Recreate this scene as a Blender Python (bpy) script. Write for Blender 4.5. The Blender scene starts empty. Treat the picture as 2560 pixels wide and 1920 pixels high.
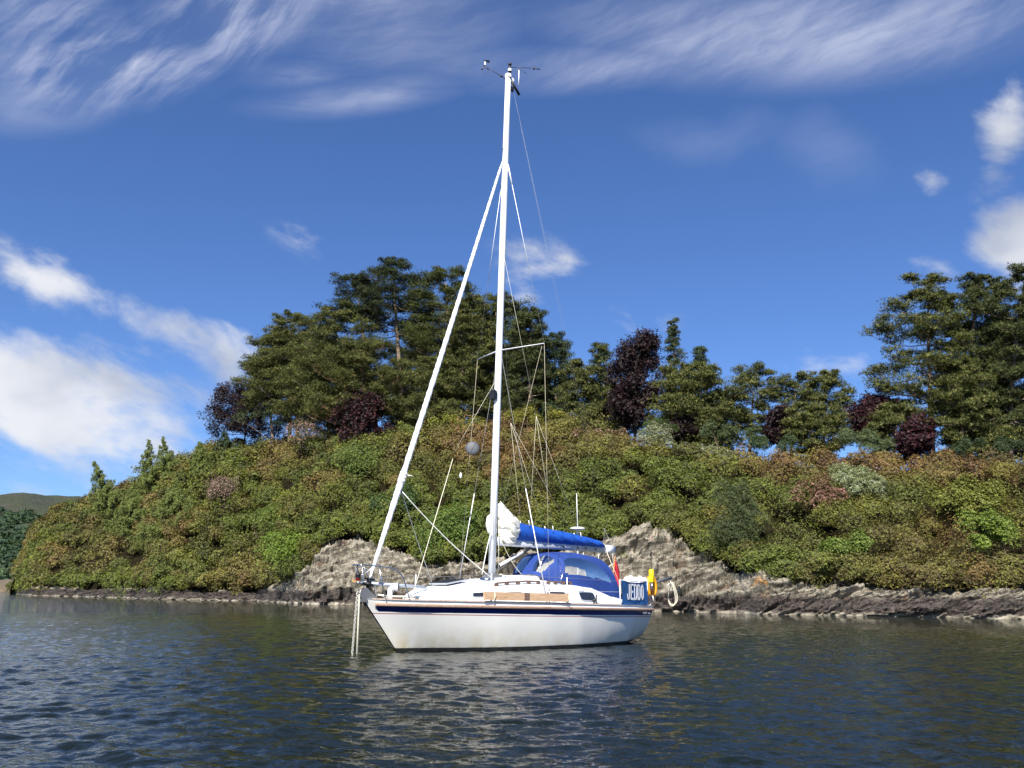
import bpy, math, random
import numpy as np
from mathutils import Vector, Matrix
S=bpy.context.scene; COL=S.collection
R_=math.radians
# ------------------------------------------------------------------ camera
F_PX=2089.0; CAM_H=1.135; PITCH=.2488; ROLL=.0133
Fw=np.array([0,math.cos(PITCH),math.sin(PITCH)]); U0=np.array([0,-math.sin(PITCH),math.cos(PITCH)]); R0=np.array([1.,0,0])
cR=math.cos(ROLL); sR=math.sin(ROLL)
CR=cR*R0+sR*U0; CU=-sR*R0+cR*U0
cd=bpy.data.cameras.new('camera'); cam=bpy.data.objects.new('camera',cd); COL.objects.link(cam)
cd.sensor_width=36; cd.lens=F_PX/2560*36; cd.clip_start=.1; cd.clip_end=8000
M=Matrix([[CR[0],CU[0],-Fw[0],0],[CR[1],CU[1],-Fw[1],0],[CR[2],CU[2],-Fw[2],CAM_H],[0,0,0,1]])
cam.matrix_world=M; S.camera=cam
def rayd(px,py):
    d=Fw+CR*((px-1280)/F_PX)+CU*((960-py)/F_PX); return d/d[1]
def at(px,py,Y):
    d=rayd(px,py); return np.array([d[0]*Y,Y,CAM_H+d[2]*Y])
def hor(px): # pixel row of the horizon
    lo,hi=1300.,1700.
    for _ in range(30):
        m=(lo+hi)/2
        if rayd(px,m)[2]>0: lo=m
        else: hi=m
    return lo
KX=lambda px: rayd(px,hor(px))[0]
# ------------------------------------------------------------------ light
SUN_EL=R_(43); SUN_AZ=R_(193)      # azimuth clockwise from +Y : behind and slightly left of the camera
S.view_settings.view_transform='Standard'; S.view_settings.look='None'; S.view_settings.gamma=1
S.view_settings.exposure=0.96
sd=Vector((math.sin(SUN_AZ)*math.cos(SUN_EL),math.cos(SUN_AZ)*math.cos(SUN_EL),math.sin(SUN_EL)))
sl=bpy.data.lights.new('sun','SUN'); sl.energy=5.0; sl.angle=R_(.53); sl.color=(1,.955,.88)
so=bpy.data.objects.new('sun',sl); COL.objects.link(so); so.rotation_euler=sd.to_track_quat('Z','Y').to_euler(); so.location=(0,-20,40)
W=bpy.data.worlds.new('World'); S.world=W; W.use_nodes=True
# node helper -------------------------------------------------------
class N:
    def __init__(s,nt): s.nt=nt; s.L=nt.links
    def new(s,t,**k):
        n=s.nt.nodes.new(t)
        for a,b in k.items(): setattr(n,a,b)
        return n
    def put(s,v,sock):
        if isinstance(v,(int,float)): sock.default_value=v
        elif isinstance(v,(tuple,list)): sock.default_value=(tuple(v)+(1,))[:len(sock.default_value)] if hasattr(sock.default_value,'__len__') else v[0]
        else: s.L.new(v,sock)
    def m(s,op,a,b=None,c=None,clamp=False):
        n=s.new('ShaderNodeMath',operation=op); n.use_clamp=clamp
        for i,v in enumerate((a,b,c)):
            if v is not None: s.put(v,n.inputs[i])
        return n.outputs[0]
    def mix(s,f,a,b,blend='MIX'):
        n=s.new('ShaderNodeMix',data_type='RGBA',blend_type=blend); s.put(f,n.inputs[0]); s.put(a,n.inputs[6]); s.put(b,n.inputs[7]); return n.outputs[2]
    def noise(s,vec,scale,det=3,rough=.5,dist=0,col=False):
        n=s.new('ShaderNodeTexNoise'); s.put(scale,n.inputs['Scale']); n.inputs['Detail'].default_value=det; n.inputs['Roughness'].default_value=rough; n.inputs['Distortion'].default_value=dist
        if vec is not None: s.L.new(vec,n.inputs['Vector'])
        return n.outputs['Color' if col else 'Fac']
    def ramp(s,f,pts):
        n=s.new('ShaderNodeValToRGB'); cr=n.color_ramp
        while len(cr.elements)<len(pts): cr.elements.new(.5)
        for e,(p,c) in zip(cr.elements,pts):
            e.position=p; e.color=(c,c,c,1) if isinstance(c,(int,float)) else tuple(c)+(1,)
        s.put(f,n.inputs[0]); return n.outputs[0]
    def smooth(s,x,a,b):
        n=s.new('ShaderNodeMapRange',interpolation_type='SMOOTHSTEP'); s.put(x,n.inputs[0]); n.inputs[1].default_value=a; n.inputs[2].default_value=b; return n.outputs[0]
    def comb(s,x,y,z=0.):
        n=s.new('ShaderNodeCombineXYZ'); s.put(x,n.inputs[0]); s.put(y,n.inputs[1]); s.put(z,n.inputs[2]); return n.outputs[0]
def build_world():
    nt=W.node_tree; nt.nodes.clear(); n=N(nt)
    sky=n.new('ShaderNodeTexSky',sky_type='NISHITA'); sky.sun_disc=False; sky.sun_elevation=SUN_EL; sky.sun_rotation=SUN_AZ
    sky.altitude=0; sky.air_density=1.0; sky.dust_density=.25; sky.ozone_density=3.5
    g=n.new('ShaderNodeTexCoord').outputs['Generated']
    sx=n.new('ShaderNodeSeparateXYZ'); n.L.new(g,sx.inputs[0]); X,Y,Z=sx.outputs
    # equirectangular sky coordinates: azimuth from +Y, elevation
    az=n.m('ARCTAN2',X,Y); el=n.m('ARCSINE',n.m('MINIMUM',n.m('MAXIMUM',Z,-1.),1.))
    wn=n.noise(n.comb(az,el,.3),3.2,5,.55,0,True); ws=n.new('ShaderNodeSeparateXYZ'); n.L.new(wn,ws.inputs[0])
    def warped(amp):
        return n.m('ADD',az,n.m('MULTIPLY',n.m('SUBTRACT',ws.outputs[0],.5),amp)), n.m('ADD',el,n.m('MULTIPLY',n.m('SUBTRACT',ws.outputs[1],.5),amp))
    def ang(px,py):
        d=rayd(px,py); return math.atan2(d[0],d[1]), math.atan2(d[2],math.hypot(d[0],d[1]))
    def blob(p0,p1,w,amp,soft=1.0,co=None):
        # soft elongated bank from direction p0 to p1, half width w (radians)
        a,e=co or (az,el)
        (a0,e0),(a1,e1)=ang(*p0),ang(*p1); ca,ce=(a0+a1)/2,(e0+e1)/2; L=math.hypot(a1-a0,e1-e0)/2+w*.3; th=math.atan2(e1-e0,a1-a0)
        da=n.m('SUBTRACT',a,ca); de=n.m('SUBTRACT',e,ce)
        u=n.m('ADD',n.m('MULTIPLY',da,math.cos(th)/L),n.m('MULTIPLY',de,math.sin(th)/L))
        v=n.m('ADD',n.m('MULTIPLY',da,-math.sin(th)/w),n.m('MULTIPLY',de,math.cos(th)/w))
        r=n.m('SQRT',n.m('ADD',n.m('MULTIPLY',u,u),n.m('MULTIPLY',v,v)))
        return n.m('MULTIPLY',n.smooth(r,1.25,.0),amp)
    def union(l):
        o=l[0]
        for k in l[1:]: o=n.m('MAXIMUM',o,k)
        return o
    w1=warped(.15); w0=warped(.09); w2b=warped(.3)
    # puffy banks
    cu=union([blob((2330,655),(2750,620),.06,1.6,co=w1),blob((2180,690),(2450,680),.05,.95,co=w1),blob((2250,740),(2600,760),.07,.75,co=w1),blob((2200,440),(2360,450),.026,1.0,co=w1),
      blob((2560,120),(2430,520),.045,1.1,co=w1),blob((1190,650),(1530,660),.05,.58,co=w1),blob((1230,730),(1450,780),.04,.5,co=w1),
      blob((-120,640),(380,770),.04,1.15,co=w1),blob((260,730),(680,920),.048,1.3,co=w1),blob((-50,810),(350,890),.03,.75,co=w1),
      blob((-200,1030),(500,1030),.105,1.75,co=w1),blob((-200,1190),(330,1175),.03,.9,co=w1),blob((-200,920),(120,960),.05,1.1,co=w1),blob((-100,1245),(170,1240),.028,1.1,co=w1),blob((-800,900),(-200,1100),.2,1.1,co=w1),
      blob((2700,600),(3300,800),.14,1.1,co=w1),blob((1420,850),(1800,790),.05,.5,co=w1),blob((690,530),(830,650),.03,.3,co=w1),blob((1800,900),(2200,860),.04,.42,co=w1)])
    nf=n.noise(n.comb(n.m('MULTIPLY',az,1.),n.m('ADD',n.m('MULTIPLY',el,1.7),n.m('MULTIPLY',az,.35)),4.2),6.5,10,.57,.25)
    puff=n.smooth(n.m('ADD',n.m('MULTIPLY',cu,.72),n.m('MULTIPLY',n.m('SUBTRACT',nf,.5),2.5)),.25,.92)
    puff=n.m('MULTIPLY',puff,n.smooth(cu,.0,.35))
    # cirrus: stretched filaments
    def streak(th,sc,st,z):
        c,s_=math.cos(th),math.sin(th)
        u=n.m('ADD',n.m('MULTIPLY',w0[0],c/st),n.m('MULTIPLY',w0[1],s_/st)); v=n.m('ADD',n.m('MULTIPLY',w0[0],-s_),n.m('MULTIPLY',w0[1],c))
        return n.noise(n.comb(u,v,z),sc,6,.6)
    s1=n.m('ADD',n.m('MULTIPLY',streak(R_(50),36,7,.1),.6),n.m('MULTIPLY',streak(R_(28),20,5,3.1),.4)); s2=n.m('ADD',n.m('MULTIPLY',streak(R_(9),30,9,2.3),.55),n.m('ADD',n.m('MULTIPLY',n.noise(n.comb(w2b[0],w2b[1],8.),4,5,.6),.30),n.m('MULTIPLY',streak(R_(38),34,8,5.1),.15)))
    b1=union([blob((-100,190),(560,110),.048,1.15,co=w0),blob((350,110),(800,-60),.06,.95),blob((-50,60),(300,30),.05,.6)])
    b2=union([blob((1350,55),(2850,-45),.055,1.15),blob((620,268),(1250,172),.022,.66),blob((1000,165),(1900,105),.028,.85),blob((600,190),(900,170),.02,.45),blob((-100,285),(300,250),.03,.4),blob((600,-20),(1300,20),.08,.62)])
    b3=union([blob((1600,325),(2000,340),.03,.45,co=w1),blob((1950,330),(2150,440),.035,.55,co=w1)])
    c1=n.m('MULTIPLY',b1,n.m('ADD',.08,n.m('MULTIPLY',n.smooth(s1,.40,.66),1.15))); c2=n.m('MULTIPLY',b2,n.m('ADD',.26,n.m('MULTIPLY',n.smooth(s2,.38,.66),.85))); c3=n.m('MULTIPLY',b3,n.smooth(s2,.1,.9))
    # thin veil elsewhere, outside the view too
    ve=n.m('MULTIPLY',n.smooth(n.noise(g,2.2,5,.55,.6),.55,.85),n.smooth(Y,.3,-.2))
    cir=n.m('MINIMUM',n.m('ADD',n.m('ADD',n.m('MULTIPLY',c1,.85),n.m('MULTIPLY',c2,.72)),n.m('ADD',n.m('MULTIPLY',c3,.45),n.m('MULTIPLY',ve,.5))),.8)
    base=n.mix(1.0,sky.outputs[0],(.77,1.0,1.42),'MULTIPLY')
    shade=n.smooth(n.noise(n.comb(az,n.m('SUBTRACT',n.m('MULTIPLY',el,1.3),.02),1.7),6,4,.5),.3,.62)
    white=n.mix(shade,(4.6,5.1,6.3),(8.6,8.7,9.0))
    c_=n.mix(cir,base,(5.9,6.4,8.2))
    c_=n.mix(n.m('MULTIPLY',puff,.93),c_,white)
    bg=n.new('ShaderNodeBackground'); n.L.new(c_,bg.inputs[0]); bg.inputs[1].default_value=.053
    o=n.new('ShaderNodeOutputWorld'); n.L.new(bg.outputs[0],o.inputs[0])
build_world()
# ------------------------------------------------------------------ helpers
MATS={}
def mat(name,col=(.5,.5,.5),rough=.5,metal=0,fn=None,**k):
    if name in MATS: return MATS[name]
    m=bpy.data.materials.new(name); m.use_nodes=True; nt=m.node_tree; b=nt.nodes['Principled BSDF']
    b.inputs['Base Color'].default_value=tuple(col)+(1,); b.inputs['Roughness'].default_value=rough; b.inputs['Metallic'].default_value=metal
    for a,v in k.items(): b.inputs[a].default_value=v
    if fn: fn(N(nt),b)
    MATS[name]=m; return m
def tag(o,label=None,cat=None,group=None,kind=None):
    if label: o['label']=label
    if cat: o['category']=cat
    if group: o['group']=group
    if kind: o['kind']=kind
    return o
def link(o,parent=None):
    COL.objects.link(o)
    if parent: o.parent=parent
    return o
def empty(name,loc=(0,0,0),rz=0,label=None,cat=None,group=None):
    o=bpy.data.objects.new(name,None); o.location=loc; o.rotation_euler=(0,0,rz); o.empty_display_size=.3; link(o); return tag(o,label,cat,group)
def meshnp(name,V,Fc,mats,parent=None,col=None,smooth=False,mi=None,loc=None):
    """V (n,3); Fc (m,k) all the same k; col per-vertex rgb"""
    me=bpy.data.meshes.new(name); V=np.asarray(V,np.float32); Fc=np.asarray(Fc,np.int32); k=Fc.shape[1]
    me.vertices.add(len(V)); me.vertices.foreach_set('co',V.ravel()); me.loops.add(Fc.size); me.loops.foreach_set('vertex_index',Fc.ravel())
    me.polygons.add(len(Fc)); me.polygons.foreach_set('loop_start',np.arange(0,Fc.size,k,dtype=np.int32)); me.polygons.foreach_set('loop_total',np.full(len(Fc),k,np.int32))
    if mi is not None: me.polygons.foreach_set('material_index',np.asarray(mi,np.int32))
    me.polygons.foreach_set('use_smooth',np.full(len(Fc),smooth,bool))
    me.update(); me.validate()
    if col is not None:
        a=me.color_attributes.new('Col','FLOAT_COLOR','POINT'); c=np.ones((len(V),4),np.float32); c[:,:3]=col; a.data.foreach_set('color',c.ravel())
    for m in (mats if isinstance(mats,(list,tuple)) else [mats]): me.materials.append(m)
    o=bpy.data.objects.new(name,me)
    if loc is not None: o.location=loc
    return link(o,parent)
class MB:
    """collects shapes into one mesh object"""
    def __init__(s): s.v=[]; s.f=[]; s.mi=[]; s.sm=[]
    def add(s,v,f,mi=0,sm=False):
        b=len(s.v); s.v+= [tuple(map(float,p)) for p in v]; s.f+=[tuple(i+b for i in q) for q in f]; s.mi+=[mi]*len(f); s.sm+=[sm]*len(f); return s
    def box(s,c,d,mi=0,rot=None,bev=0):
        hx,hy,hz=[k/2 for k in d]
        pts=[]
        if bev<=0:
            P=[(x,y,z) for z in(-hz,hz) for y in(-hy,hy) for x in(-hx,hx)]; Q=[(0,2,3,1),(4,5,7,6),(0,1,5,4),(2,6,7,3),(0,4,6,2),(1,3,7,5)]
        else:
            P=[];Q=[]
            for z,i in((-hz,bev),(-hz+bev,0),(hz-bev,0),(hz,bev)):
                for (a,b) in ((-1,-1),(1,-1),(1,1),(-1,1)):
                    ex,ey=hx-i,hy-i; k=bev*.6
                    if a*b>0: P+= [(a*ex,b*(ey-k),z),(a*(ex-k),b*ey,z)] if False else []
                    P.append((a*ex,b*ey,z))
            for r in range(3):
                for j in range(4): Q.append((r*4+j,r*4+(j+1)%4,(r+1)*4+(j+1)%4,(r+1)*4+j))
            Q+= [(3,2,1,0),(12,13,14,15)]
        Mx=rot if rot is not None else Matrix.Identity(3)
        P=[Mx@Vector(p)+Vector(c) for p in P]
        return s.add(P,Q,mi)
    def tube(s,path,r,n=8,mi=0,cap=True,sq=1.0,up=None,closed=False):
        path=[Vector(p) for p in path]; m=len(path); rr=r if hasattr(r,'__len__') else [r]*m
        V=[];Fq=[]; prev=None
        for i,p in enumerate(path):
            if closed: t=path[(i+1)%m]-path[i-1]
            else: t=(path[min(i+1,m-1)]-path[max(i-1,0)])
            t.normalize()
            a=Vector(up) if up else (prev if prev is not None else (Vector((0,0,1)) if abs(t.z)<.9 else Vector((1,0,0))))
            a=(a-t*a.dot(t))
            if a.length<1e-4: a=Vector((1,0,0))-t*t.x
            a.normalize(); prev=a; b=t.cross(a)
            for j in range(n):
                an=2*math.pi*j/n; V.append(p+a*(math.cos(an)*rr[i])+b*(math.sin(an)*rr[i]*sq))
        for i in range(m if closed else m-1):
            for j in range(n): Fq.append((i*n+j,i*n+(j+1)%n,((i+1)%m)*n+(j+1)%n,((i+1)%m)*n+j))
        if cap and not closed: Fq+= [tuple(range(n-1,-1,-1)),tuple((m-1)*n+j for j in range(n))]
        return s.add(V,Fq,mi,True)
    def grid(s,P,mi=0,sm=True,wrap=False):
        nu=len(P); nv=len(P[0]); V=[p for row in P for p in row]; Fq=[]
        for i in range(nu-1):
            for j in range(nv-(0 if wrap else 1)): Fq.append((i*nv+j,i*nv+(j+1)%nv,(i+1)*nv+(j+1)%nv,(i+1)*nv+j))
        return s.add(V,Fq,mi,sm)
    def lathe(s,c,prof,n=16,mi=0,rot=None):
        Mx=rot if rot is not None else Matrix.Identity(3)
        P=[[Mx@Vector((r*math.cos(2*math.pi*j/n),r*math.sin(2*math.pi*j/n),z))+Vector(c) for j in range(n)] for r,z in prof]
        return s.grid(P,mi,True,True)
    def prism(s,poly,t,mi=0):
        """poly: 3d points (planar), t: thickness vector"""
        k=len(poly); a=[Vector(p) for p in poly]; b=[p+Vector(t) for p in a]
        return s.add(a+b,[tuple(range(k)),tuple(range(2*k-1,k-1,-1))]+[(i,i+k,(i+1)%k+k,(i+1)%k) for i in range(k)],mi)
    def build(s,name,mats,parent=None):
        me=bpy.data.meshes.new(name); me.from_pydata(s.v,[],s.f)
        for m in (mats if isinstance(mats,(list,tuple)) else [mats]): me.materials.append(m)
        me.polygons.foreach_set('material_index',s.mi); me.polygons.foreach_set('use_smooth',s.sm); me.update()
        return link(bpy.data.objects.new(name,me),parent)
def smoothpath(pts,n=8):
    pts=[Vector(p) for p in pts]; out=[]
    for i in range(len(pts)-1):
        p0=pts[max(i-1,0)];p1=pts[i];p2=pts[i+1];p3=pts[min(i+2,len(pts)-1)]
        for k in range(n):
            t=k/n; out.append(.5*((2*p1)+(p2-p0)*t+(2*p0-5*p1+4*p2-p3)*t*t+(3*p1-p0-3*p2+p3)*t**3))
    return out+[pts[-1]]
rng=np.random.default_rng(7); random.seed(5)
def vnoise(P,seed=0):
    P=np.asarray(P,float); I=np.floor(P).astype(np.int64); f=P-I; f=f*f*(3-2*f); out=0
    def h(i,j,k):
        n=(i*374761393+j*668265263+k*2147483647+seed*974634777)&0xffffffff
        n=((n^(n>>13))*1274126177)&0xffffffff; n=((n^(n>>16))*2246822519)&0xffffffff
        return (n^(n>>15)&0xffffffff)/4294967295.
    for a in(0,1):
        for b in(0,1):
            for c in(0,1):
                w=(f[...,0] if a else 1-f[...,0])*(f[...,1] if b else 1-f[...,1])*(f[...,2] if c else 1-f[...,2])
                out=out+w*h(I[...,0]+a,I[...,1]+b,I[...,2]+c)
    return out
def fbm(P,oct=4,seed=0,ridge=False,gain=.5):
    P=np.asarray(P,float); s=0;a=1;t=0
    for o in range(oct):
        v=vnoise(P*(2.03**o)+o*17.3,seed+o)
        if ridge: v=1-abs(2*v-1)
        s=s+a*v;t+=a;a*=gain
    return s/t
def worley(P,seed=0):
    P=np.asarray(P,float); I=np.floor(P).astype(np.int64); b1=np.full(P.shape[:-1],9.); b2=b1.copy(); cv=np.zeros(P.shape[:-1])
    def h(J,s):
        n=(J[...,0]*374761393+J[...,1]*668265263+J[...,2]*1442695041+(seed*7+s)*974634777)&0xffffffff
        n=((n^(n>>13))*1274126177)&0xffffffff; n=((n^(n>>16))*2246822519)&0xffffffff; return (n^(n>>15)&0xffffffff)/4294967295.
    for a in(-1,0,1):
        for b in(-1,0,1):
            for c in(-1,0,1):
                J=I+np.array([a,b,c]); C=J+np.stack([h(J,1),h(J,2),h(J,3)],-1); d=np.linalg.norm(P-C,axis=-1); nw=d<b1
                b2=np.where(nw,b1,np.minimum(b2,d)); cv=np.where(nw,h(J,4),cv); b1=np.where(nw,d,b1)
    return b1,b2,cv
#==PARTS==
# ================================================================== YACHT (local: x aft from the stemhead, y to port, z up)
def m_hull(n,b):
    g=n.new('ShaderNodeTexCoord').outputs['Object']; s=n.new('ShaderNodeSeparateXYZ'); n.L.new(g,s.inputs[0])
    st=n.noise(n.comb(n.m('MULTIPLY',s.outputs[0],1.0),s.outputs[1],n.m('MULTIPLY',s.outputs[2],.35)),3.2,4,.6)
    low=n.m('MULTIPLY',n.smooth(s.outputs[2],.62,.03),n.smooth(st,.3,.75))
    low=n.m('MULTIPLY',low,n.ramp(n.m('DIVIDE',s.outputs[0],9.),[(0,.95),(.45,.5),(1,.3)]))
    c=n.mix(low,(.93,.905,.83),(.66,.53,.28))
    c=n.mix(n.m('MULTIPLY',n.smooth(n.noise(g,2.0,5,.6),.45,.8),.12),c,(.5,.5,.46))
    c=n.mix(n.m('MULTIPLY',n.smooth(s.outputs[2],.12,.05),n.m('MULTIPLY',n.smooth(n.noise(g,9,3),.4,.6),.5)),c,(.22,.22,.14))
    n.L.new(c,b.inputs['Base Color'])
    bp=n.new('ShaderNodeBump'); bp.inputs['Strength'].default_value=.25; bp.inputs['Distance'].default_value=.02; n.L.new(n.noise(g,1.6,2),bp.inputs['Height']); n.L.new(bp.outputs[0],b.inputs['Normal'])
def m_teak(c0,c1):
    def fn(n,b):
        g=n.new('ShaderNodeTexCoord').outputs['Object']; s=n.new('ShaderNodeSeparateXYZ'); n.L.new(g,s.inputs[0])
        w=n.noise(n.comb(n.m('MULTIPLY',s.outputs[0],.8),n.m('MULTIPLY',s.outputs[1],6.),n.m('MULTIPLY',s.outputs[2],14.)),4,5,.65)
        k=n.noise(g,5,2)
        c=n.mix(n.smooth(w,.3,.7),c0,c1); c=n.mix(n.m('MULTIPLY',n.smooth(k,.66,.74),.7),c,tuple(x*.3 for x in c0)); n.L.new(c,b.inputs['Base Color'])
    return fn
def m_dirt(c0,c1,sc=6,bump=0.):
    def fn(n,b):
        g=n.new('ShaderNodeTexCoord').outputs['Object']; f=n.noise(g,sc,5,.6)
        n.L.new(n.mix(n.smooth(f,.3,.75),c0,c1),b.inputs['Base Color'])
        if bump:
            bp=n.new('ShaderNodeBump'); bp.inputs['Strength'].default_value=bump; bp.inputs['Distance'].default_value=.02; n.L.new(n.noise(g,sc*2.2,4,.6,.5),bp.inputs['Height']); n.L.new(bp.outputs[0],b.inputs['Normal'])
    return fn
HULL=mat('gelcoat',(.8,.79,.75),.22,fn=m_hull,**{'Coat Weight':.3})
NAVY=mat('navy_stripe',(.012,.016,.11),.25); PINK=mat('faded_red_line',(.42,.13,.14),.4)
ANTI=mat('antifouling',(.02,.022,.022),.7,fn=m_dirt((.012,.013,.013),(.045,.047,.045),5))
TEAK=mat('teak',(.3,.2,.15),.65,fn=m_teak((.24,.145,.10),(.40,.27,.20)))
DTEAK=mat('dark_teak',(.12,.07,.05),.6,fn=m_teak((.09,.05,.035),(.19,.12,.085)))
WHITE=mat('deck_white',(.8,.8,.77),.35,fn=m_dirt((.80,.80,.77),(.74,.74,.70),4))
GREYD=mat('nonskid',(.5,.52,.54),.8,fn=m_dirt((.48,.50,.52),(.56,.58,.60),9))
ALU=mat('spar',(.75,.77,.8),.35,.0,fn=m_dirt((.82,.83,.84),(.74,.75,.76),2.5)); ALUD=mat('boom_alu',(.46,.49,.54),.45,.15)
STEEL=mat('stainless',(.62,.62,.62),.22,1.0); BLACK=mat('black_plastic',(.015,.015,.017),.45); GLASSD=mat('smoked_window',(.02,.024,.035),.08)
FRAMEG=mat('window_frame',(.55,.57,.6),.35,.4)
def m_sail(n,b):
    g=n.new('ShaderNodeTexCoord').outputs['Object']
    bp=n.new('ShaderNodeBump'); bp.inputs['Strength'].default_value=.5; bp.inputs['Distance'].default_value=.05; n.L.new(n.noise(g,4.5,4,.55,1.2),bp.inputs['Height']); n.L.new(bp.outputs[0],b.inputs['Normal'])
SAIL=mat('sailcloth',(.72,.70,.62),.7,fn=m_sail); SAILW=mat('white_sail',(.82,.83,.84),.6,fn=m_dirt((.84,.85,.86),(.76,.77,.78),3,.5))
def m_cover(c):
    def fn(n,b):
        g=n.new('ShaderNodeTexCoord').outputs['Object']
        n.L.new(n.mix(n.smooth(n.noise(g,3,5,.6),.35,.75),c,tuple(x*.72 for x in c)),b.inputs['Base Color'])
        bp=n.new('ShaderNodeBump'); bp.inputs['Strength'].default_value=.45; bp.inputs['Distance'].default_value=.04; n.L.new(n.noise(g,5,4,.6,1.5),bp.inputs['Height']); n.L.new(bp.outputs[0],b.inputs['Normal'])
    return fn
BLUE=mat('cover_blue',(.0,.09,.5),.75,fn=m_cover((.002,.075,.42))); HOODB=mat('hood_blue',(.01,.02,.25),.8,fn=m_cover((.010,.042,.215)))
DODGB=mat('panel_blue',(.006,.05,.2),.75,fn=m_cover((.006,.085,.27)))
def m_vinyl(n,b):
    g=n.new('ShaderNodeTexCoord').outputs['Object']
    bp=n.new('ShaderNodeBump'); bp.inputs['Strength'].default_value=.35; bp.inputs['Distance'].default_value=.05; n.L.new(n.noise(g,2.6,3,.5,.6),bp.inputs['Height'])
    t=n.new('ShaderNodeBsdfTransparent'); gl=n.new('ShaderNodeBsdfGlossy'); gl.inputs['Roughness'].default_value=.12; n.L.new(bp.outputs[0],gl.inputs['Normal'])
    df=n.new('ShaderNodeBsdfDiffuse'); df.inputs[0].default_value=(.62,.60,.53,1)  # pale diffuse layer paints a hazy reflection into the vinyl
    fr=n.new('ShaderNodeFresnel'); fr.inputs[0].default_value=1.45
    m1=n.new('ShaderNodeMixShader'); m1.inputs[0].default_value=.42; n.L.new(t.outputs[0],m1.inputs[1]); n.L.new(df.outputs[0],m1.inputs[2])
    m2=n.new('ShaderNodeMixShader'); n.put(n.m('ADD',fr.outputs[0],.03),m2.inputs[0]); n.L.new(m1.outputs[0],m2.inputs[1]); n.L.new(gl.outputs[0],m2.inputs[2])
    o=[x for x in n.nt.nodes if x.type=='OUTPUT_MATERIAL'][0]; n.L.new(m2.outputs[0],o.inputs[0])
VINYL=mat('clear_vinyl',(.5,.5,.5),.1,fn=m_vinyl)
ROPE=mat('rope_cream',(.66,.62,.48),.9); ROPEW=mat('rope_white',(.78,.77,.72),.9); WIRE=mat('wire',(.26,.26,.27),.6,.0); ROPED=mat('halyard_tan',(.5,.45,.33),.9)
YEL=mat('buoy_yellow',(.75,.36,.01),.55,fn=m_dirt((.80,.36,.008),(.70,.28,.01),5,.3)); LEMON=mat('lemon_plastic',(.85,.62,.01),.4); ORANGE=mat('orange',(.85,.13,.01),.5)
REDC=mat('ensign_red',(.5,.015,.03),.75,fn=m_cover((.55,.015,.03))); VARN=mat('varnish',(.6,.25,.07),.35); GREYM=mat('galvanised',(.25,.25,.25),.6,.6); PLASTW=mat('white_plastic',(.82,.82,.82),.35)
PLANKM=mat('pine_board',(.55,.36,.22),.75,fn=m_teak((.42,.255,.14),(.60,.41,.26)))

YX0,YY0,YTH=-2.93,17.26,.84
# local x maps to heading (cos,sin), local y to port = (sin,-cos): mirror-free frame needs y flipped, so build with y' = -y
yacht=empty('sailing_yacht',(YX0,YY0,0),YTH,'white sloop with navy stripe and blue sail cover moored in the loch','sailing yacht')
def _yc(x,y,z): # local yacht coordinates of this file -> object coordinates (object y points to starboard)
    return (x,-y,z)
_B=MB.build
class YB(MB):
    """same as MB but takes y to port and flips it on build"""
    def build(s,name,mats,parent=yacht):
        s.v=[(x,-y,z) for x,y,z in s.v]; s.f=[tuple(reversed(q)) for q in s.f]
        return _B(s,name,mats,parent)
def ip(x,xs,ys): return float(np.interp(x,xs,ys))
SX=[0,.25,.5,1,1.5,2,3,4,5,6,7,8,9.01]; SY=[.03,.22,.39,.68,.92,1.12,1.40,1.56,1.63,1.61,1.50,1.33,1.08]
deckY=lambda x: ip(x,SX,SY); deckZ=lambda x: ip(x,[0,1,2,3,4,5,6,7,8,9.01],[1.046,1.032,1.02,1.006,.996,.982,.97,.96,.948,.938])
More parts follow.
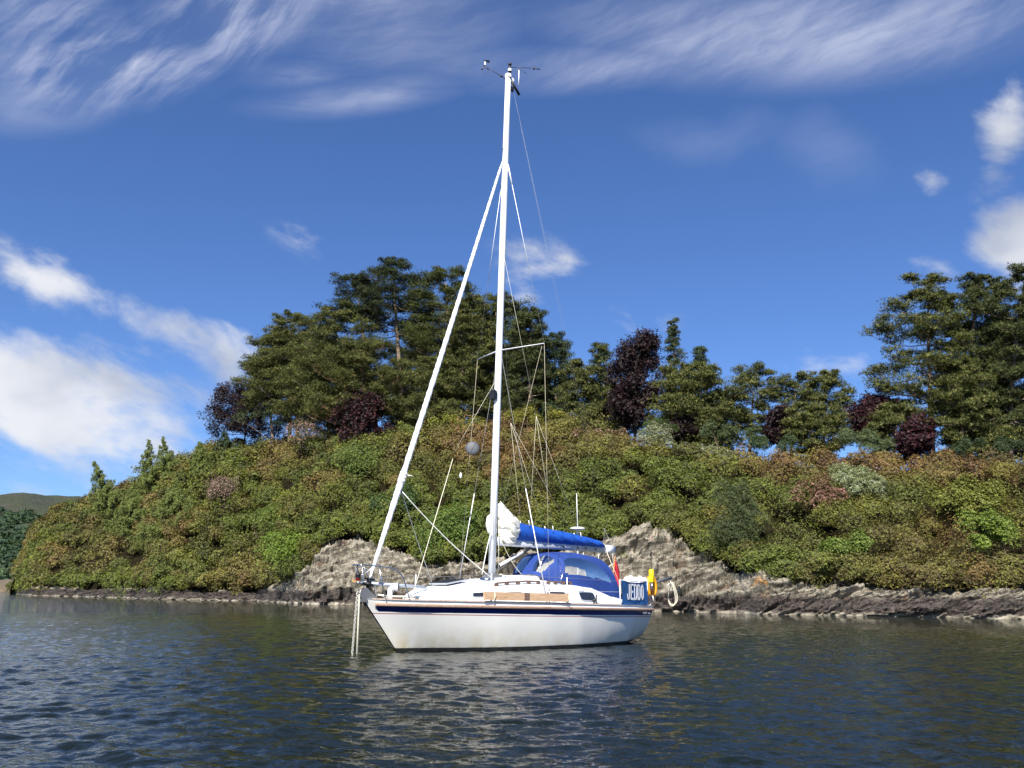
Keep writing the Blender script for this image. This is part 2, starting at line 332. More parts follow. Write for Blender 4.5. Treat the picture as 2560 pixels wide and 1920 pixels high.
# --- hull
def hull_side(sgn):
    B=YB(); L=9.01
    offs=[0,.066,.068,.134,.136,.243,.270,.288]; mi_seg=[0,0,0,0,1,0,2]  # white, wood backing, navy ...
    ss=list(np.linspace(0,.1,9))[:-1]+list(np.linspace(.1,1,45))
    P=[]
    for s_ in ss:
        x0=s_*L; zd=deckZ(x0); yd=deckY(x0)
        xw=.2+s_*L
        yw=ip(s_,[0,.04,.08,.15,.25,.4,.55,.7,.85,.95,1],[.02,.13,.27,.62,1.0,1.27,1.36,1.27,1.05,.75,.5])*1.0
        zk=ip(s_,[0,.1,.3,.6,.85,1],[-.12,-.3,-.5,-.5,-.2,.06]); 
        u0=(0-zk)/(zd-zk)
        if s_<.86: e=math.log(min(.97,max(.05,yw/yd)))/math.log(max(.03,min(.97,u0)))
        else: e=.2
        if .8<s_<.9: pass
        row=[]
        zs=[zd-o for o in offs]+list(np.linspace(zd-.33,.075,13))+[.06,.02,0,-.03]+list(np.linspace(-.06,zk,5)) 
        zs=[max(z,zk+.0005*i) if False else z for i,z in enumerate(zs)]
        zs=[z if z>zk else zk for z in zs]
        for z in zs:
            u=max(0.,(z-zk)/(zd-zk)); y=yd*u**e-.045*min(1,s_*12)*max(0,1-(zd-z)/.066)
            xs=.9575*(1-z/1.046)*(1.0) ; xt=9.01+.0*(z)-.10*max(0,(.938-z))
            xx=xs+s_*(xt-xs)
            row.append((xx,y*sgn,z))
        P.append(row)
    nv=len(P[0]); V=[p for r in P for p in r]
    F0=[];MI=[]
    for i in range(len(P)-1):
        for j in range(nv-1):
            q=(i*nv+j,(i+1)*nv+j,(i+1)*nv+j+1,i*nv+j+1); F0.append(q if sgn>0 else q[::-1])
            zc=(V[i*nv+j][2]+V[i*nv+j+1][2])/2
            m=mi_seg[j] if j<len(mi_seg) else 0
            if ss[i]<.012 and m in(1,): m=0
            if j>=20: m=3
            MI.append(m)
    B.v=[tuple(map(float,p)) for p in V]; B.f=F0; B.mi=MI; B.sm=[True]*len(F0)
    return B,P
Bp,Pp=hull_side(1); Bs,Ps=hull_side(-1)
Hb=YB(); Hb.add(Bp.v,Bp.f); Hb.mi=Bp.mi[:]; Hb.sm=[True]*len(Hb.f); k=len(Hb.v)
Hb.v+=Bs.v; Hb.f+=[tuple(i+k for i in q) for q in Bs.f]; Hb.mi+=Bs.mi; Hb.sm+=Bs.sm
# transom
tp=Pp[-1]; ts=Ps[-1]; b0=len(Hb.v); Hb.v+=tp+ts; n_=len(tp)
Hb.f+=[(b0+i,b0+i+1,b0+n_+i+1,b0+n_+i) for i in range(n_-1)]; Hb.mi+=[0]*(n_-1); Hb.sm+=[False]*(n_-1)
hull=Hb.build('hull',[HULL,NAVY,PINK,ANTI])
# rub rail (teak strake) and toe rail
for nm,dz,w,h,out,ma in (('rubbing_strake',-.101,.035,.062,.018,TEAK),):
    B=YB()
    for sg in(1,-1):
        P=[]
        for x in np.linspace(.12,9.0,70):
            y=deckY(x); z=deckZ(x)+dz; ex=.9575*(1-z/1.046)*(1-x/9.01)
            c=[(0,-h/2),(out+.012,-h/2),(out+.022,-h/4),(out+.022,h/4),(out+.012,h/2),(0,h/2)]
            P.append([(x+ex,sg*(y+a-.012),z+b) for a,b in c])
        B.grid(P)
    B.build(nm,ma)
B=YB()
for sg in(1,-1):
    P=[]
    for x in np.linspace(.15,8.98,70):
        y=deckY(x); z=deckZ(x)
        P.append([(x,sg*max(.01,y-.10),z-.002),(x,sg*max(.01,y-.10),z+.02),(x,sg*max(.0,y-.15),z+.022),(x,sg*max(.0,y-.15),z-.002)])
    B.grid(P,sm=False)
B.build('toe_rail',TEAK)
# deck
B=YB(); P=[]
for x in np.linspace(0.02,9.0,60):
    y=deckY(x); z=deckZ(x); P.append([(x,y*t,z-.003+.05*(1-t*t)*min(1,y)*(0.3)) for t in np.linspace(-1,1,13)])
B.grid(P,mi=0); B.build('deck',[GREYD])
# --- coachroof: plan half width, side top z, crown z
cx=[1.35,1.6,2.0,2.6,3.3,4.0,5.0,5.8,6.2,6.8,7.6]
cw=[.30,.52,.74,.92,1.02,1.08,1.12,1.12,1.12,1.12,1.12]
ct=[1.05,1.16,1.255,1.305,1.325,1.335,1.345,1.35,1.34,1.20,1.0]
cc=[1.06,1.19,1.32,1.42,1.52,1.575,1.55,1.53,1.38,1.22,1.02]
B=YB(); P=[]; MIc=[]
xs_=list(np.linspace(1.35,2.,8))+list(np.linspace(2.1,7.6,56))
for x in xs_:
    w=ip(x,cx,cw); zt=ip(x,cx,ct); zc=ip(x,cx,cc); zb=deckZ(x)-.01; row=[]
    half=[(w+.09,zb),(w+.07,zb+(zt-zb)*.5),(w+.035,zt-.03),(w+.0,zt),(w-.05,zt+.018)]
    for t in (.8,.6,.4,.2,0.): half.append(((w-.05)*t,zt+.018+(zc-zt-.018)*(1-t**2)))
    row=[(x,a,b) for a,b in half]+[(x,-a,b) for a,b in half[-2::-1]]
    P.append(row)
nv=len(P[0])
B.grid(P); B.mi=[(1 if 4<=(i%(nv-1))<=nv-6 and i//(nv-1)>8 else 0) for i in range(len(B.f))]
B.prism([p for p in P[0]],(-.001,0,0)); B.build('coachroof',[WHITE,GREYD])
def roofz(x,y):
    w=ip(x,cx,cw);zt=ip(x,cx,ct);zc=ip(x,cx,cc); t=min(1,abs(y)/max(.1,w-.05)); return zt+.018+(zc-zt-.018)*(1-t*t)
# cockpit coaming aft
B=YB()
for sg in(1,-1): B.grid([[(x,sg*(ip(x,[7.,8.9],[1.14,.95])+.08),deckZ(x)-.02),(x,sg*ip(x,[7.,8.9],[1.14,.95]),deckZ(x)+ip(x,[7,7.6,8.9],[.2,.13,.1])),(x,sg*(ip(x,[7.,8.9],[1.14,.95])-.1),deckZ(x)+ip(x,[7,7.6,8.9],[.2,.13,.1])),(x,sg*(ip(x,[7.,8.9],[1.14,.95])-.14),deckZ(x)-.02)] for x in np.linspace(7,8.9,12)],sm=False)
B.build('cockpit_coaming',[WHITE])
# windows on both sides
def sidept(x,f,out,sg):   # f: 0 bottom .. 1 top of the cabin side
    w=ip(x,cx,cw); zt=ip(x,cx,ct); zb=deckZ(x)-.01; z=zb+(zt-zb)*f
    y=w+.09-.02*min(1,f/.5) if f<.5 else w+.07-.035*(f-.5)/.42
    return (x,sg*(y+out),z)
def window(x0,x1,f0,f1,slant,sg):
    def loop(g,out,n=28):
        L=[]
        for k in range(n):
            a=2*math.pi*k/n; c,s_=math.cos(a),math.sin(a); e=.38
            u=.5+.5*math.copysign(abs(c)**e,c)*(1+g/(x1-x0)*2); v=.5+.5*math.copysign(abs(s_)**e,s_)*(1+g/.08)
            x=x0+u*(x1-x0)+slant*(1-v); L.append(sidept(x,f0+v*(f1-f0),out,sg))
        return L
    B=YB(); a=loop(.012,.0);b=loop(.012,.014);c=loop(-.004,.014);d=loop(-.004,.006)
    B.grid([a,b,c,d],0,False,True); w=B.build('cabin_window',FRAMEG)
    B=YB(); B.add(loop(-.003,.008),[tuple(range(28))]); B.build('pane',GLASSD,w)
for sg in(1,-1):
    window(2.24,2.62,.40,.70,.0,sg); window(3.1,3.6,.4,.70,0,sg); window(4.39,5.04,.42,.74,.0,sg); window(5.55,6.14,.26,.76,.09,sg)
# hatch on the foredeck face, garage, grab rails
B=YB(); rt=Matrix.Rotation(-.16,3,'Y'); B.box((2.35,0,1.425),(.62,.56,.03),0,rt); hh=B.build('fore_hatch',[FRAMEG])
B=YB(); B.box((2.35,0,1.447),(.54,.48,.02),0,rt); B.build('pane',[BLACK],hh)
B=YB(); B.prism([(4.35,.36,1.50),(4.45,.36,1.625),(5.55,.36,1.61),(5.7,.36,1.50)],(0,-.72,0)); B.build('hatch_garage',WHITE)
B=YB(); B.lathe((3.3,.3,roofz(3.3,.3)-.01),[(.17,0),(.17,.03),(.12,.05),(0,.052)],24); B.build('ventilator',STEEL)
for sg in(1,-1):
    for (a,b,n_) in ((2.95,4.45,4),(4.75,5.95,4)):
        B=YB(); xs=np.linspace(a,b,n_*12+1); zz=[roofz(x,.88) for x in xs]
        B.tube([(x,sg*.88,z+.062) for x,z in zip(xs,zz)],.017,6)
        for k in range(n_+1):
            x=a+(b-a)*k/n_; B.box((x+(.03 if k==0 else -.03 if k==n_ else 0),sg*.88,roofz(x,.88)+.03),(.11,.03,.062))
        B.build('grab_rail',DTEAK)
# winches and blocks
def winch(x,y,z,r=.06,h=.12):
    B=YB(); B.lathe((x,y,z),[(r*1.2,0),(r,.02),(r*.75,h*.4),(r*.8,h*.7),(r*1.05,h*.85),(r*1.05,h),(0,h)],14); B.build('winch',STEEL)
winch(7.75,1.07,1.06); winch(7.75,-1.07,1.06); winch(5.5,.62,1.49,.05,.1)
B=YB(); B.tube([(6.02,1.30,.98),(6.02,1.30,1.06)],.02,6); B.lathe((6.02,1.3,1.06),[(0.0,-.03),(.05,-.02),(.05,.03),(0,.04)],10); B.tube([(6.10,1.30,1.0),(6.12,1.30,1.2)],.016,6); B.build('genoa_block',BLACK)
# --- mast
MX=3.765; RK=.0222
mx=lambda z: MX+RK*(z-1.6)
B=YB(); B.tube([(mx(z),0,z) for z in (1.56,4,8,12,14.0,15.02)],[.098,.098,.098,.097,.092,.086],20,0,True,.76,up=(1,0,0)); mast=B.build('mast',ALU)
B=YB(); B.tube([(mx(z)+.094,0,z) for z in (1.9,8,14.9)],.009,6); B.build('mast_track',BLACK,mast)
B=YB(); B.box((MX,0,1.575),(.34,.28,.05)); B.box((MX,0,1.62),(.26,.2,.05)); B.build('mast_step',GREYM,mast)
B=YB(); B.box((mx(12.4)-.06,0,12.55),(.05,.06,.5)); B.build('forestay_tang',BLACK,mast)
# spreaders
SPZ=7.12
for sg in(1,-1):
    B=YB(); B.tube([(mx(SPZ),0,SPZ),(mx(SPZ)+.40,sg*1.14,SPZ+.06)],[.032,.022],8,0,True,.5,up=(1,0,0)); B.build('spreader',ALU,mast)
# steaming light
B=YB(); B.box((mx(5.97)-.16,0,5.93),(.12,.16,.2)); B.lathe((mx(5.97)-.17,0,6.03),[(0.05,0),(.07,.03),(0.0,.05)],10); B.build('steaming_light',BLACK,mast)
# masthead
zt=15.02
B=YB(); B.lathe((mx(zt),0,zt-.02),[(.09,0),(.1,.05),(.085,.11),(.0,.13)],14); B.box((mx(zt)+.1,0,zt-.0),(.2,.08,.1)); B.build('masthead_cap',PLASTW,mast)
B=YB(); B.lathe((mx(zt)+.04,.02,zt+.1),[(.04,0),(.04,.1),(.05,.1),(.05,.14),(.035,.15),(.035,.3),(.05,.31),(.045,.36),(0,.37)],12); B.build('tricolour_light',[BLACK],mast)
B=YB(); B.lathe((mx(zt)+.04,.02,zt+.205),[(.053,0),(.053,.07)],12); B.build('light_lens',PLASTW,mast)
B=YB(); B.tube([(mx(zt)-.05,-.05,zt-.05),(mx(zt)-.55,-.35,zt+.22)],.008,6); B.tube([(mx(zt)-.12,-.09,zt-.01),(mx(zt)-.2,-.14,zt+.04)],.025,6)
B.tube([(mx(zt)-.56,-.36,zt+.17),(mx(zt)-.56,-.36,zt+.36)],.018,8,1)
for k in range(3):
    a=k*2.1+.4; B.tube([(mx(zt)-.56,-.36,zt+.17),(mx(zt)-.56+.1*math.cos(a),-.36+.1*math.sin(a),zt+.16)],.005,4); B.lathe((mx(zt)-.56+.1*math.cos(a),-.36+.1*math.sin(a),zt+.14),[(0,0),(.025,.02),(.026,.045),(0,.05)],8)
B.prism([(mx(zt)-.56,-.36,zt+.37),(mx(zt)-.62,-.36,zt+.38),(mx(zt)-.4,-.36,zt+.5),(mx(zt)-.38,-.36,zt+.42)],(0,.008,0)); B.build('anemometer',[BLACK,PLASTW],mast)
B=YB(); B.tube([(mx(zt)+.05,.05,zt+.33),(mx(zt)+.45,.45,zt+.33)],.008,6); B.lathe((mx(zt)+.5,.5,zt+.28),[(0,0),(.03,.02),(.02,.08),(.0,.1)],8); B.tube([(mx(zt)+.2,.2,zt+.31),(mx(zt)+.36,.36,zt+.14)],.006,5); B.tube([(mx(zt)+.5,.5,zt+.33),(mx(zt)+.66,.6,zt+.33)],.014,6); B.build('wind_vane',BLACK,mast)
B=YB(); B.tube([(mx(zt)+.24,.18,zt-.2),(mx(zt)+.24,.18,zt+.3)],.014,6); B.build('whip_aerial',PLASTW,mast)
B=YB(); B.tube([(mx(zt)+.08,.03,zt-.06),(mx(zt)+.42,.05,zt-.36)],.035,6); B.box((mx(zt)+.14,.02,zt-.3),(.1,.06,.12)); B.build('masthead_crane',BLACK,mast)
# --- rigging
def line(name,a,b,r,m,sag=0.,n=2,parent=yacht):
    r=r*.62 if r<.0075 else r*.82
    B=YB(); a=Vector(a);b=Vector(b); k=12 if sag else n
    B.tube([a.lerp(b,i/(k-1))-Vector((0,0,sag*4*(i/(k-1))*(1-i/(k-1)))) for i in range(k)],r,5,0,True); return B.build(name,m,parent)
HZ=12.33
for sg in(1,-1):
    tip=(mx(SPZ)+.40,sg*1.14,SPZ+.06); cp=(4.12,sg*1.46,1.0)
    line('upper_shroud',(mx(HZ)+.03,sg*.07,HZ),tip,.006,WIRE); line('upper_shroud',tip,cp,.006,ROPED)
    line('lower_shroud',(mx(6.9)+.03,sg*.08,6.9),(4.04,sg*1.44,1.0),.006,WIRE); line('shroud_cover',Vector((mx(6.9)+.03,sg*.08,6.9)).lerp(Vector((4.04,sg*1.44,1.0)),.56),(4.04,sg*1.40,1.26),.013,PLASTW)
    line('shroud_boot',Vector((mx(HZ)+.03,sg*.07,HZ)),Vector((mx(HZ)+.03,sg*.07,HZ)).lerp(Vector(tip),.12),.022,PLASTW)
    line('shroud_boot',Vector((mx(HZ)+.03,sg*.07,HZ)).lerp(Vector(tip),.12),Vector((mx(HZ)+.03,sg*.07,HZ)).lerp(Vector(tip),.6),.010,PLASTW)
    line('shroud_tension_screw',cp,Vector(cp).lerp(Vector(tip),.05),.013,STEEL)
line('flag_halyard',(mx(SPZ)+.38,1.08,SPZ),(3.9,.12,3.0),.005,ROPED)
line('backstay',(mx(15)+.15,0,14.95),(8.3,0,3.0),.0035,WIRE); line('backstay',(8.3,0,3.0),(8.95,.55,.95),.006,WIRE); line('backstay',(8.3,0,3.0),(8.95,-.55,.95),.006,WIRE)
line('topping_lift',(mx(15)+.12,.03,14.9),(8.6,.0,2.62),.003,WIRE)
line('halyard',(mx(14.9)-.12,.05,14.8),(MX-.13,.05,1.9),.006,ROPED); line('halyard',(mx(14.9)+.14,-.03,14.8),(MX+.16,.0,2.0),.006,BLACK)
line('mast_rope',(MX-.12,.08,2.6),(MX-.45,.12,1.62),.014,ROPEW,-.1); line('mast_rope',(mx(3.6)-.1,.06,3.4),(MX-.1,.1,2.5),.010,ROPEW,.18)
line('mast_rope',(MX+.15,.06,2.6),(MX+.95,.1,1.66),.010,ROPE,.12); line('mast_rope',(MX+.13,.08,2.9),(MX+.13,.1,1.7),.009,ROPE); line('mast_rope',(MX+.2,-.1,1.72),(MX+1.35,-.5,2.15),.008,ROPE,.08)
line('mast_rope',(MX+.05,.2,1.63),(5.4,.55,1.50),.009,ROPE,.03); line('mast_rope',(MX+.05,.3,1.6),(5.4,.68,1.48),.009,ROPEW,.02)
for sg,nd in((1,(5.05,.25,5.6)),(-1,(4.75,-.35,5.45))):
    line('lazy_jack',(mx(9.6),sg*.08,9.6),nd,.005,ROPE)
    line('lazy_jack',nd,(5.9,sg*.12,2.75),.005,ROPE); line('lazy_jack',nd,(7.1,sg*.1,2.65),.005,ROPE); line('lazy_jack',nd,(4.95,sg*.14,2.84),.005,ROPE)
    for e in ((5.9,sg*.13,2.75),(7.1,sg*.11,2.66),(4.95,sg*.14,2.82)): line('lazy_jack_toggle',e,(e[0]-.03,e[1],e[2]+.14),.013,PLASTW)
# furled genoa on the forestay
f0=Vector((.16,0,1.46)); f1=Vector((mx(12.45)-.1,0,12.42)); B=YB(); pts=[];rr=[]
for i in range(220):
    t=i/219; w=ip(t,[0,.015,.04,.19,.2,.45,.8,.97,1],[.022,.03,.042,.072,.062,.060,.045,.032,.012]); w*=1+.09*math.sin(t*330+2*math.sin(t*70))
    q=f0.lerp(f1,t)+Vector((0,0,-.05*math.sin(math.pi*t))); pts.append(q); rr.append(w)
B.tube(pts,rr,10); gen=B.build('furled_genoa',SAILW)
B=YB()
for t in(.19,.197,.204): 
    q=f0.lerp(f1,t)-Vector((0,0,.04)); B.tube([q-Vector((.015,0,.035)),q+Vector((.015,0,.035))],.084,12)
B.tube([f0.lerp(f1,.2),f0.lerp(f1,.2)+Vector((.16,.12,-.03))],.014,6); B.build('sheet_wraps',ROPEW,gen)
cl=f0.lerp(f1,.168)+Vector((.07,.02,0))
line('genoa_sheet',cl,(3.25,.55,1.50),.013,ROPEW,.10); line('genoa_sheet',cl,(3.2,-1.25,1.15),.009,ROPEW,.05)
B=YB(); B.tube([(.02,0,1.05),(.11,0,1.3)],.022,8); B.tube([(.12,0,1.31),(.13,0,1.345)],.12,16); B.tube([(.13,0,1.345),(.155,0,1.42)],.055,12); B.tube([(.155,0,1.42),(.16,0,1.445)],.115,16); B.build('furling_drum',BLACK)
line('pole_topping_lift',(mx(6.4)-.1,0,6.3),(2.98,-.55,4.5),.006,ROPE); line('pole_topping_lift',(2.92,-.55,4.3),(1.05,.3,1.1),.011,ROPE)
B=YB(); B.tube([(.22,-.30,1.36),(1.75,-.05,1.30)],.037,10); B.tube([(.1,-.32,1.37),(.22,-.30,1.36)],.02,8); B.build('spinnaker_pole',ALUD)
# --- boom, sail cover and flaked sail
B=YB(); B.tube([(3.93,0,2.40),(8.68,0,2.44)],.105,14,0,True,.55,up=(0,0,1)); boom=B.build('boom',ALUD)
B=YB(); B.tube([(8.30,0,2.437),(8.74,0,2.44)],.108,14,0,True,.66,up=(0,0,1)); B.build('boom_end',ALU,boom)
B=YB(); B.tube([(3.93,0,1.80),(5.02,0,2.25)],[.035,.035],10); B.build('kicker',ALU); B=YB(); B.tube([(4.86,0,2.18),(5.12,0,2.30)],[.045,.05],8); B.build('kicker_end',BLACK); B=YB(); B.tube([(3.82,0,1.76),(4.0,0,1.83)],.05,8); B.build('kicker_end',BLACK)
B=YB(); P=[]
def covh(x): return ip(x,[4.5,4.7,5.6,6.6,7.6,8.1,8.2],[.50,.47,.40,.35,.26,.19,.08])
for i,x in enumerate(np.linspace(4.52,8.2,64)):
    h=covh(x); row=[]
    for j in range(28):
        a=2*math.pi*j/28; w=.155*(h/.45)**.35; zz=2.45+h*.47*(1+math.sin(a)); 
        taper=1-.45*max(0,math.sin(a))**1.5
        n1=.009*math.sin(x*11+3*math.sin(a*2))+.008*math.sin(x*27+a*5)
        row.append((x+.05*math.sin(a)*(1 if i==0 else 0),(w*taper+n1)*math.cos(a),zz+.4*n1*math.sin(a)))
    P.append(row)
B.grid(P,0,True,True); B.f+=[tuple(range(28))]; B.mi+=[0]; B.sm+=[False]; cov=B.build('sail_cover',BLUE)
for x in (5.55,6.75,7.6):
    B=YB(); B.grid([[( xx,.004*0+1.02*(p[1]),2.40+(p[2]-2.40)*1.01) for p in min(P,key=lambda r:abs(r[0][0]-x))] for xx in(x,x+.02)],0,False,True); B.build('cover_seam',NAVY,cov)
for x in (5.2,6.4,7.0,7.35,7.8):
    B=YB(); B.box((x,.07,2.40),(.05,.02,.05)); B.build('cover_hook',BLACK,cov)
# flaked sail hump at the mast : several folded lobes
B=YB()
def lobe(path,rad,sq,seed):
    P=[];path=smoothpath(path,6); m=len(path)
    for i,p in enumerate(path):
        t=(path[min(i+1,m-1)]-path[max(i-1,0)]).normalized(); a=Vector((0,1,0)); b=t.cross(a).normalized(); r=ip(i/(m-1),[0,.15,.5,.85,1],[.35,.8,1,.85,.5])*rad; row=[]
        for j in range(16):
            an=2*math.pi*j/16; k=1+.16*math.sin(an*3+i*.5+seed)+.10*math.sin(an*5-i*.9+seed*2)
            row.append(p+a*(math.cos(an)*r*sq*k)+b*(math.sin(an)*r*k))
        P.append(row)
    B.grid(P,0,True,True); B.f+=[tuple(len(B.v)-16+q for q in range(16)),tuple(len(B.v)-16*m+q for q in range(15,-1,-1))]; B.mi+=[0,0]; B.sm+=[True,True]
lobe([(3.97,.0,3.30),(4.08,.04,3.10),(4.30,.07,2.95),(4.62,.06,2.86)],.13,.8,1); lobe([(3.96,.02,3.05),(4.12,.06,2.95),(4.35,.08,2.84),(4.62,.06,2.76)],.15,.9,2.4)
lobe([(3.95,.03,2.85),(4.15,.08,2.78),(4.4,.09,2.68),(4.62,.05,2.62)],.16,.9,4); lobe([(3.98,.02,2.66),(4.2,.07,2.56),(4.5,.06,2.52)],.13,1,5.1); lobe([(4.0,.05,2.52),(4.15,.10,2.46),(4.5,.08,2.46)],.085,1,.3)
lobe([(3.98,-.05,3.2),(4.05,-.1,2.9),(4.3,-.12,2.65)],.15,.8,3); lobe([(4.02,.10,2.50),(4.17,.13,2.38),(4.42,.1,2.37)],.06,1,2)
lobe([(3.79,-.11,3.02),(3.76,-.13,2.78),(3.80,-.11,2.58)],.065,1,1.3)
B.build('flaked_mainsail',SAIL)
line('sail_edge_rope',(3.96,.06,3.34),(4.26,.1,3.12),.012,ROPEW); line('sail_edge_rope',(4.26,.1,3.12),(4.4,.13,2.95),.010,ROPEW)
for x0 in (7.35,8.05): line('mainsheet',(x0,0,2.36),(x0-.15,.05,1.95),.010,ROPEW)
line('boom_end_rope',(8.65,.02,2.5),(8.62,.06,2.05),.011,ROPEW,0.); line('boom_end_rope',(8.62,.06,2.05),(8.4,.05,1.95),.010,ROPEW)
line('boom_end_rope',(8.3,.05,2.4),(8.75,.25,1.35),.010,ROPE)
# --- sprayhood
B=YB(); NU,NVh=56,81
def hoodp(u,v,out=0.):
    """u 0 front base .. 1 aft hoop ; v -1..1 across"""
    a=v*math.pi/2; s_=math.sin(a); c=math.cos(a); e=.62
    yy=math.copysign(abs(s_)**e,s_); zz=max(c,0)**e
    w=ip(u,[0,.12,.34,.6,1],[.50,.62,.82,1.0,1.09])
    top=ip(u,[0,.06,.14,.24,.34,.45,.7,1],[1.66,1.80,2.0,2.14,2.20,2.235,2.25,2.20])
    xt=ip(u,[0,.34,1],[4.98,5.6,7.05]); # x at the crown
    # base of each hoop sweeps: front hoops curl round the front, aft hoops rake back to the coaming
    xb=ip(u,[0,.34,1],[5.28,5.30,7.55])
    zb=ip(xb,[5.2,5.9,6.2,6.9,7.58],[1.42,1.40,1.35,1.17,1.01])
    x=xt+(xb-xt)*(1-zz)**(1.0 if u>.34 else 1.3)*1.0
    if u<=.34: x=xt+(xb-xt)*abs(yy)**2.2 if False else x
    o=1+out
    return (x-out*.3*(1-u),w*yy*o,zb+(top-zb)*zz*o)
US=np.linspace(0,1,NU); VS=np.linspace(-1,1,NVh)
P=[[hoodp(u,v) for v in VS] for u in US]
def inwin(u,v):
    av=abs(v)
    # front pair of panels either side of the centre bar
    if .045<u<.24 and .05<av<.52: 
        return not((u<.075 or u>.215) and (av<.08 or av>.48))
    # long side panel, narrowing aft
    if .36<u<.90:
        hi=.90-.02*(u-.36)/.54; lo=ip(u,[.36,.6,.8,.90],[.50,.50,.60,.80])
        return lo<av<hi and not(u<.40 and (av<lo+.06 or av>hi-.03))
    return False
idx=lambda i,j:i*NVh+j
V=[p for r in P for p in r]; fa=[];fb=[]
for i in range(NU-1):
    for j in range(NVh-1):
        q=(idx(i,j),idx(i,j+1),idx(i+1,j+1),idx(i+1,j)); (fb if inwin((US[i]+US[i+1])/2,(VS[j]+VS[j+1])/2) else fa).append(q)
B.add(V,fa,0,True); hood=B.build('sprayhood',HOODB); B=YB(); B.add(V,fb,0,True); B.build('hood_window',VINYL,hood)
B=YB()
for u in (.34,.995):
    B.tube([hoodp(u,v,-.012) for v in np.linspace(-1,1,40)],.013,6)
B.build('hood_hoop',STEEL,hood)
B=YB(); B.tube([hoodp(.34,v,.004) for v in np.linspace(-1,1,40)],.006,4); B.tube([hoodp(.285,v,.004) for v in np.linspace(.5,1,14)],.006,4); B.build('hood_seam',NAVY,hood)
# companionway bulkhead and black instrument pod behind the hood
B=YB(); B.box((6.45,0,1.18),(.04,1.9,.4)); B.build('companionway',WHITE)
B=YB(); B.box((5.3,.35,1.60),(.3,.2,.12)); B.build('instrument_pod',BLACK)
# --- stanchions, lifelines, pulpit, pushpit
def stan(x,sg,h=.585):
    B=YB(); y=deckY(x)-.05; B.tube([(x,sg*y,deckZ(x)-.02),(x,sg*y,deckZ(x)+h)],.0135,8); B.tube([(x,sg*y,deckZ(x)),(x,sg*y,deckZ(x)+.08)],.022,8); B.build('stanchion',[PLASTW]); return Vector((x,sg*y,deckZ(x)+h-.01))
pulA={};
for sg in(1,-1):
    tops=[stan(x,sg) for x in (2.475,4.635)] 
    fwd=Vector((.62,sg*.42,1.46)); aft=Vector((6.96,sg*1.42,1.545))
    ch=[fwd]+tops+[aft]
    for a,b in zip(ch,ch[1:]): line('lifeline',a,b,.0045,WIRE,.008)
    ch=[Vector((.75,sg*.47,1.3))]+[t-Vector((0,0,.27)) for t in tops]+[aft-Vector((0,0,.27))]
    for a,b in zip(ch,ch[1:]): line('lifeline',a,b,.0045,PLASTW if b is ch[-1] else WIRE,.008)
B=YB(); top=[]
for sg in(1,):
    side=smoothpath([(.78,.52,1.06),(.70,.50,1.28),(.60,.47,1.5),(.42,.42,1.64),(.1,.26,1.69),(-.2,.12,1.705)],6)
    B.tube(side+[Vector((p.x,-p.y,p.z)) for p in reversed(side)],.0135,8)
    for s2 in(1,-1): B.tube([(.16,s2*.27,1.67),(.32,s2*.32,1.06)],.012,8); B.tube([(-.12,s2*.14,1.66),(.05,s2*.14,1.40),(.3,s2*.3,1.36)],.009,6)
B.build('pulpit',STEEL)
B=YB(); B.lathe((-.16,.02,1.44),[(.05,0),(.055,.02),(.055,.06),(.06,.065),(.06,.09),(.04,.11),(0,.115)],14); B.tube([(-.16,.02,1.55),(-.18,.0,1.7)],.012,6); bl=B.build('navigation_light',BLACK); B=YB(); B.lathe((-.16,.02,1.40),[(.0,0),(.045,.005),(.048,.07),(0.0,.075)],14); B.build('light_lens',mat('red_lens',(.35,.01,.01),.2),bl)
line('light_cable',(-.14,.03,1.5),(.15,.05,1.66),.008,PLASTW,.03)
B=YB()
for sg in(1,-1):
    B.tube([(6.96,sg*1.42,.94),(6.94,sg*1.42,1.56)],.0135,8); B.tube([(8.62,sg*1.12,.93),(8.70,sg*1.10,1.56)],.0135,8)
rail=smoothpath([(6.94,1.42,1.56),(7.6,1.36,1.56),(8.2,1.24,1.57),(8.8,1.02,1.57),(9.02,.6,1.57),(9.03,.2,1.57)],6)
rm=[Vector((p.x,p.y,1.28)) for p in rail]
for rr_ in(rail,): B.tube(rr_,.0135,8); B.tube([Vector((p.x,-p.y,p.z)) for p in rr_],.0135,8)
B.tube([(9.0,.6,1.57),(8.95,.6,.93)],.0135,8); B.tube([(9.0,-.6,1.57),(8.95,-.6,.93)],.0135,8)
B.build('pushpit',PLASTW)
# name panel laced between pushpit posts
B=YB(); P=[]
pa=Vector((6.99,1.435,1.0)); pb=Vector((8.62,1.145,1.0))
for i in range(25):
    t=i/24; q=pa.lerp(pb,t); P.append([(q.x+.015*math.sin(7*z_+5*t),q.y+.012+.012*math.sin(9*t+3*z_),.965+z_*(.60-.05*math.sin(math.pi*t)*(1))) for z_ in np.linspace(0,1,13)])
P2=[[(x,y-.012,z) for x,y,z in r] for r in P]
B.grid(P); B.grid([list(r) for r in P2]); 
panel=B.build('name_panel',DODGB)
LET={'J':[[(.75,1),(.75,.18),(.6,.0),(.25,.0),(.08,.18),(.08,.32)]],'E':[[(.95,1),(.1,1),(.1,0),(.95,0)],[(.1,.5),(.8,.5)]],'D':[[(.1,0),(.1,1),(.6,1),(.92,.82),(.92,.18),(.6,0),(.1,0)]],'O':[[(.5,1),(.16,.82),(.16,.18),(.5,0),(.84,.18),(.84,.82),(.5,1)]]}
def ribbon(B,pts,w,nn):
    for a,b in zip(pts,pts[1:]):
        d_=(b-a).normalized(); s_=d_.cross(nn)*w; B.prism([a-s_-d_*w*.5,b-s_+d_*w*.5,b+s_+d_*w*.5,a+s_-d_*w*.5],nn*.004)
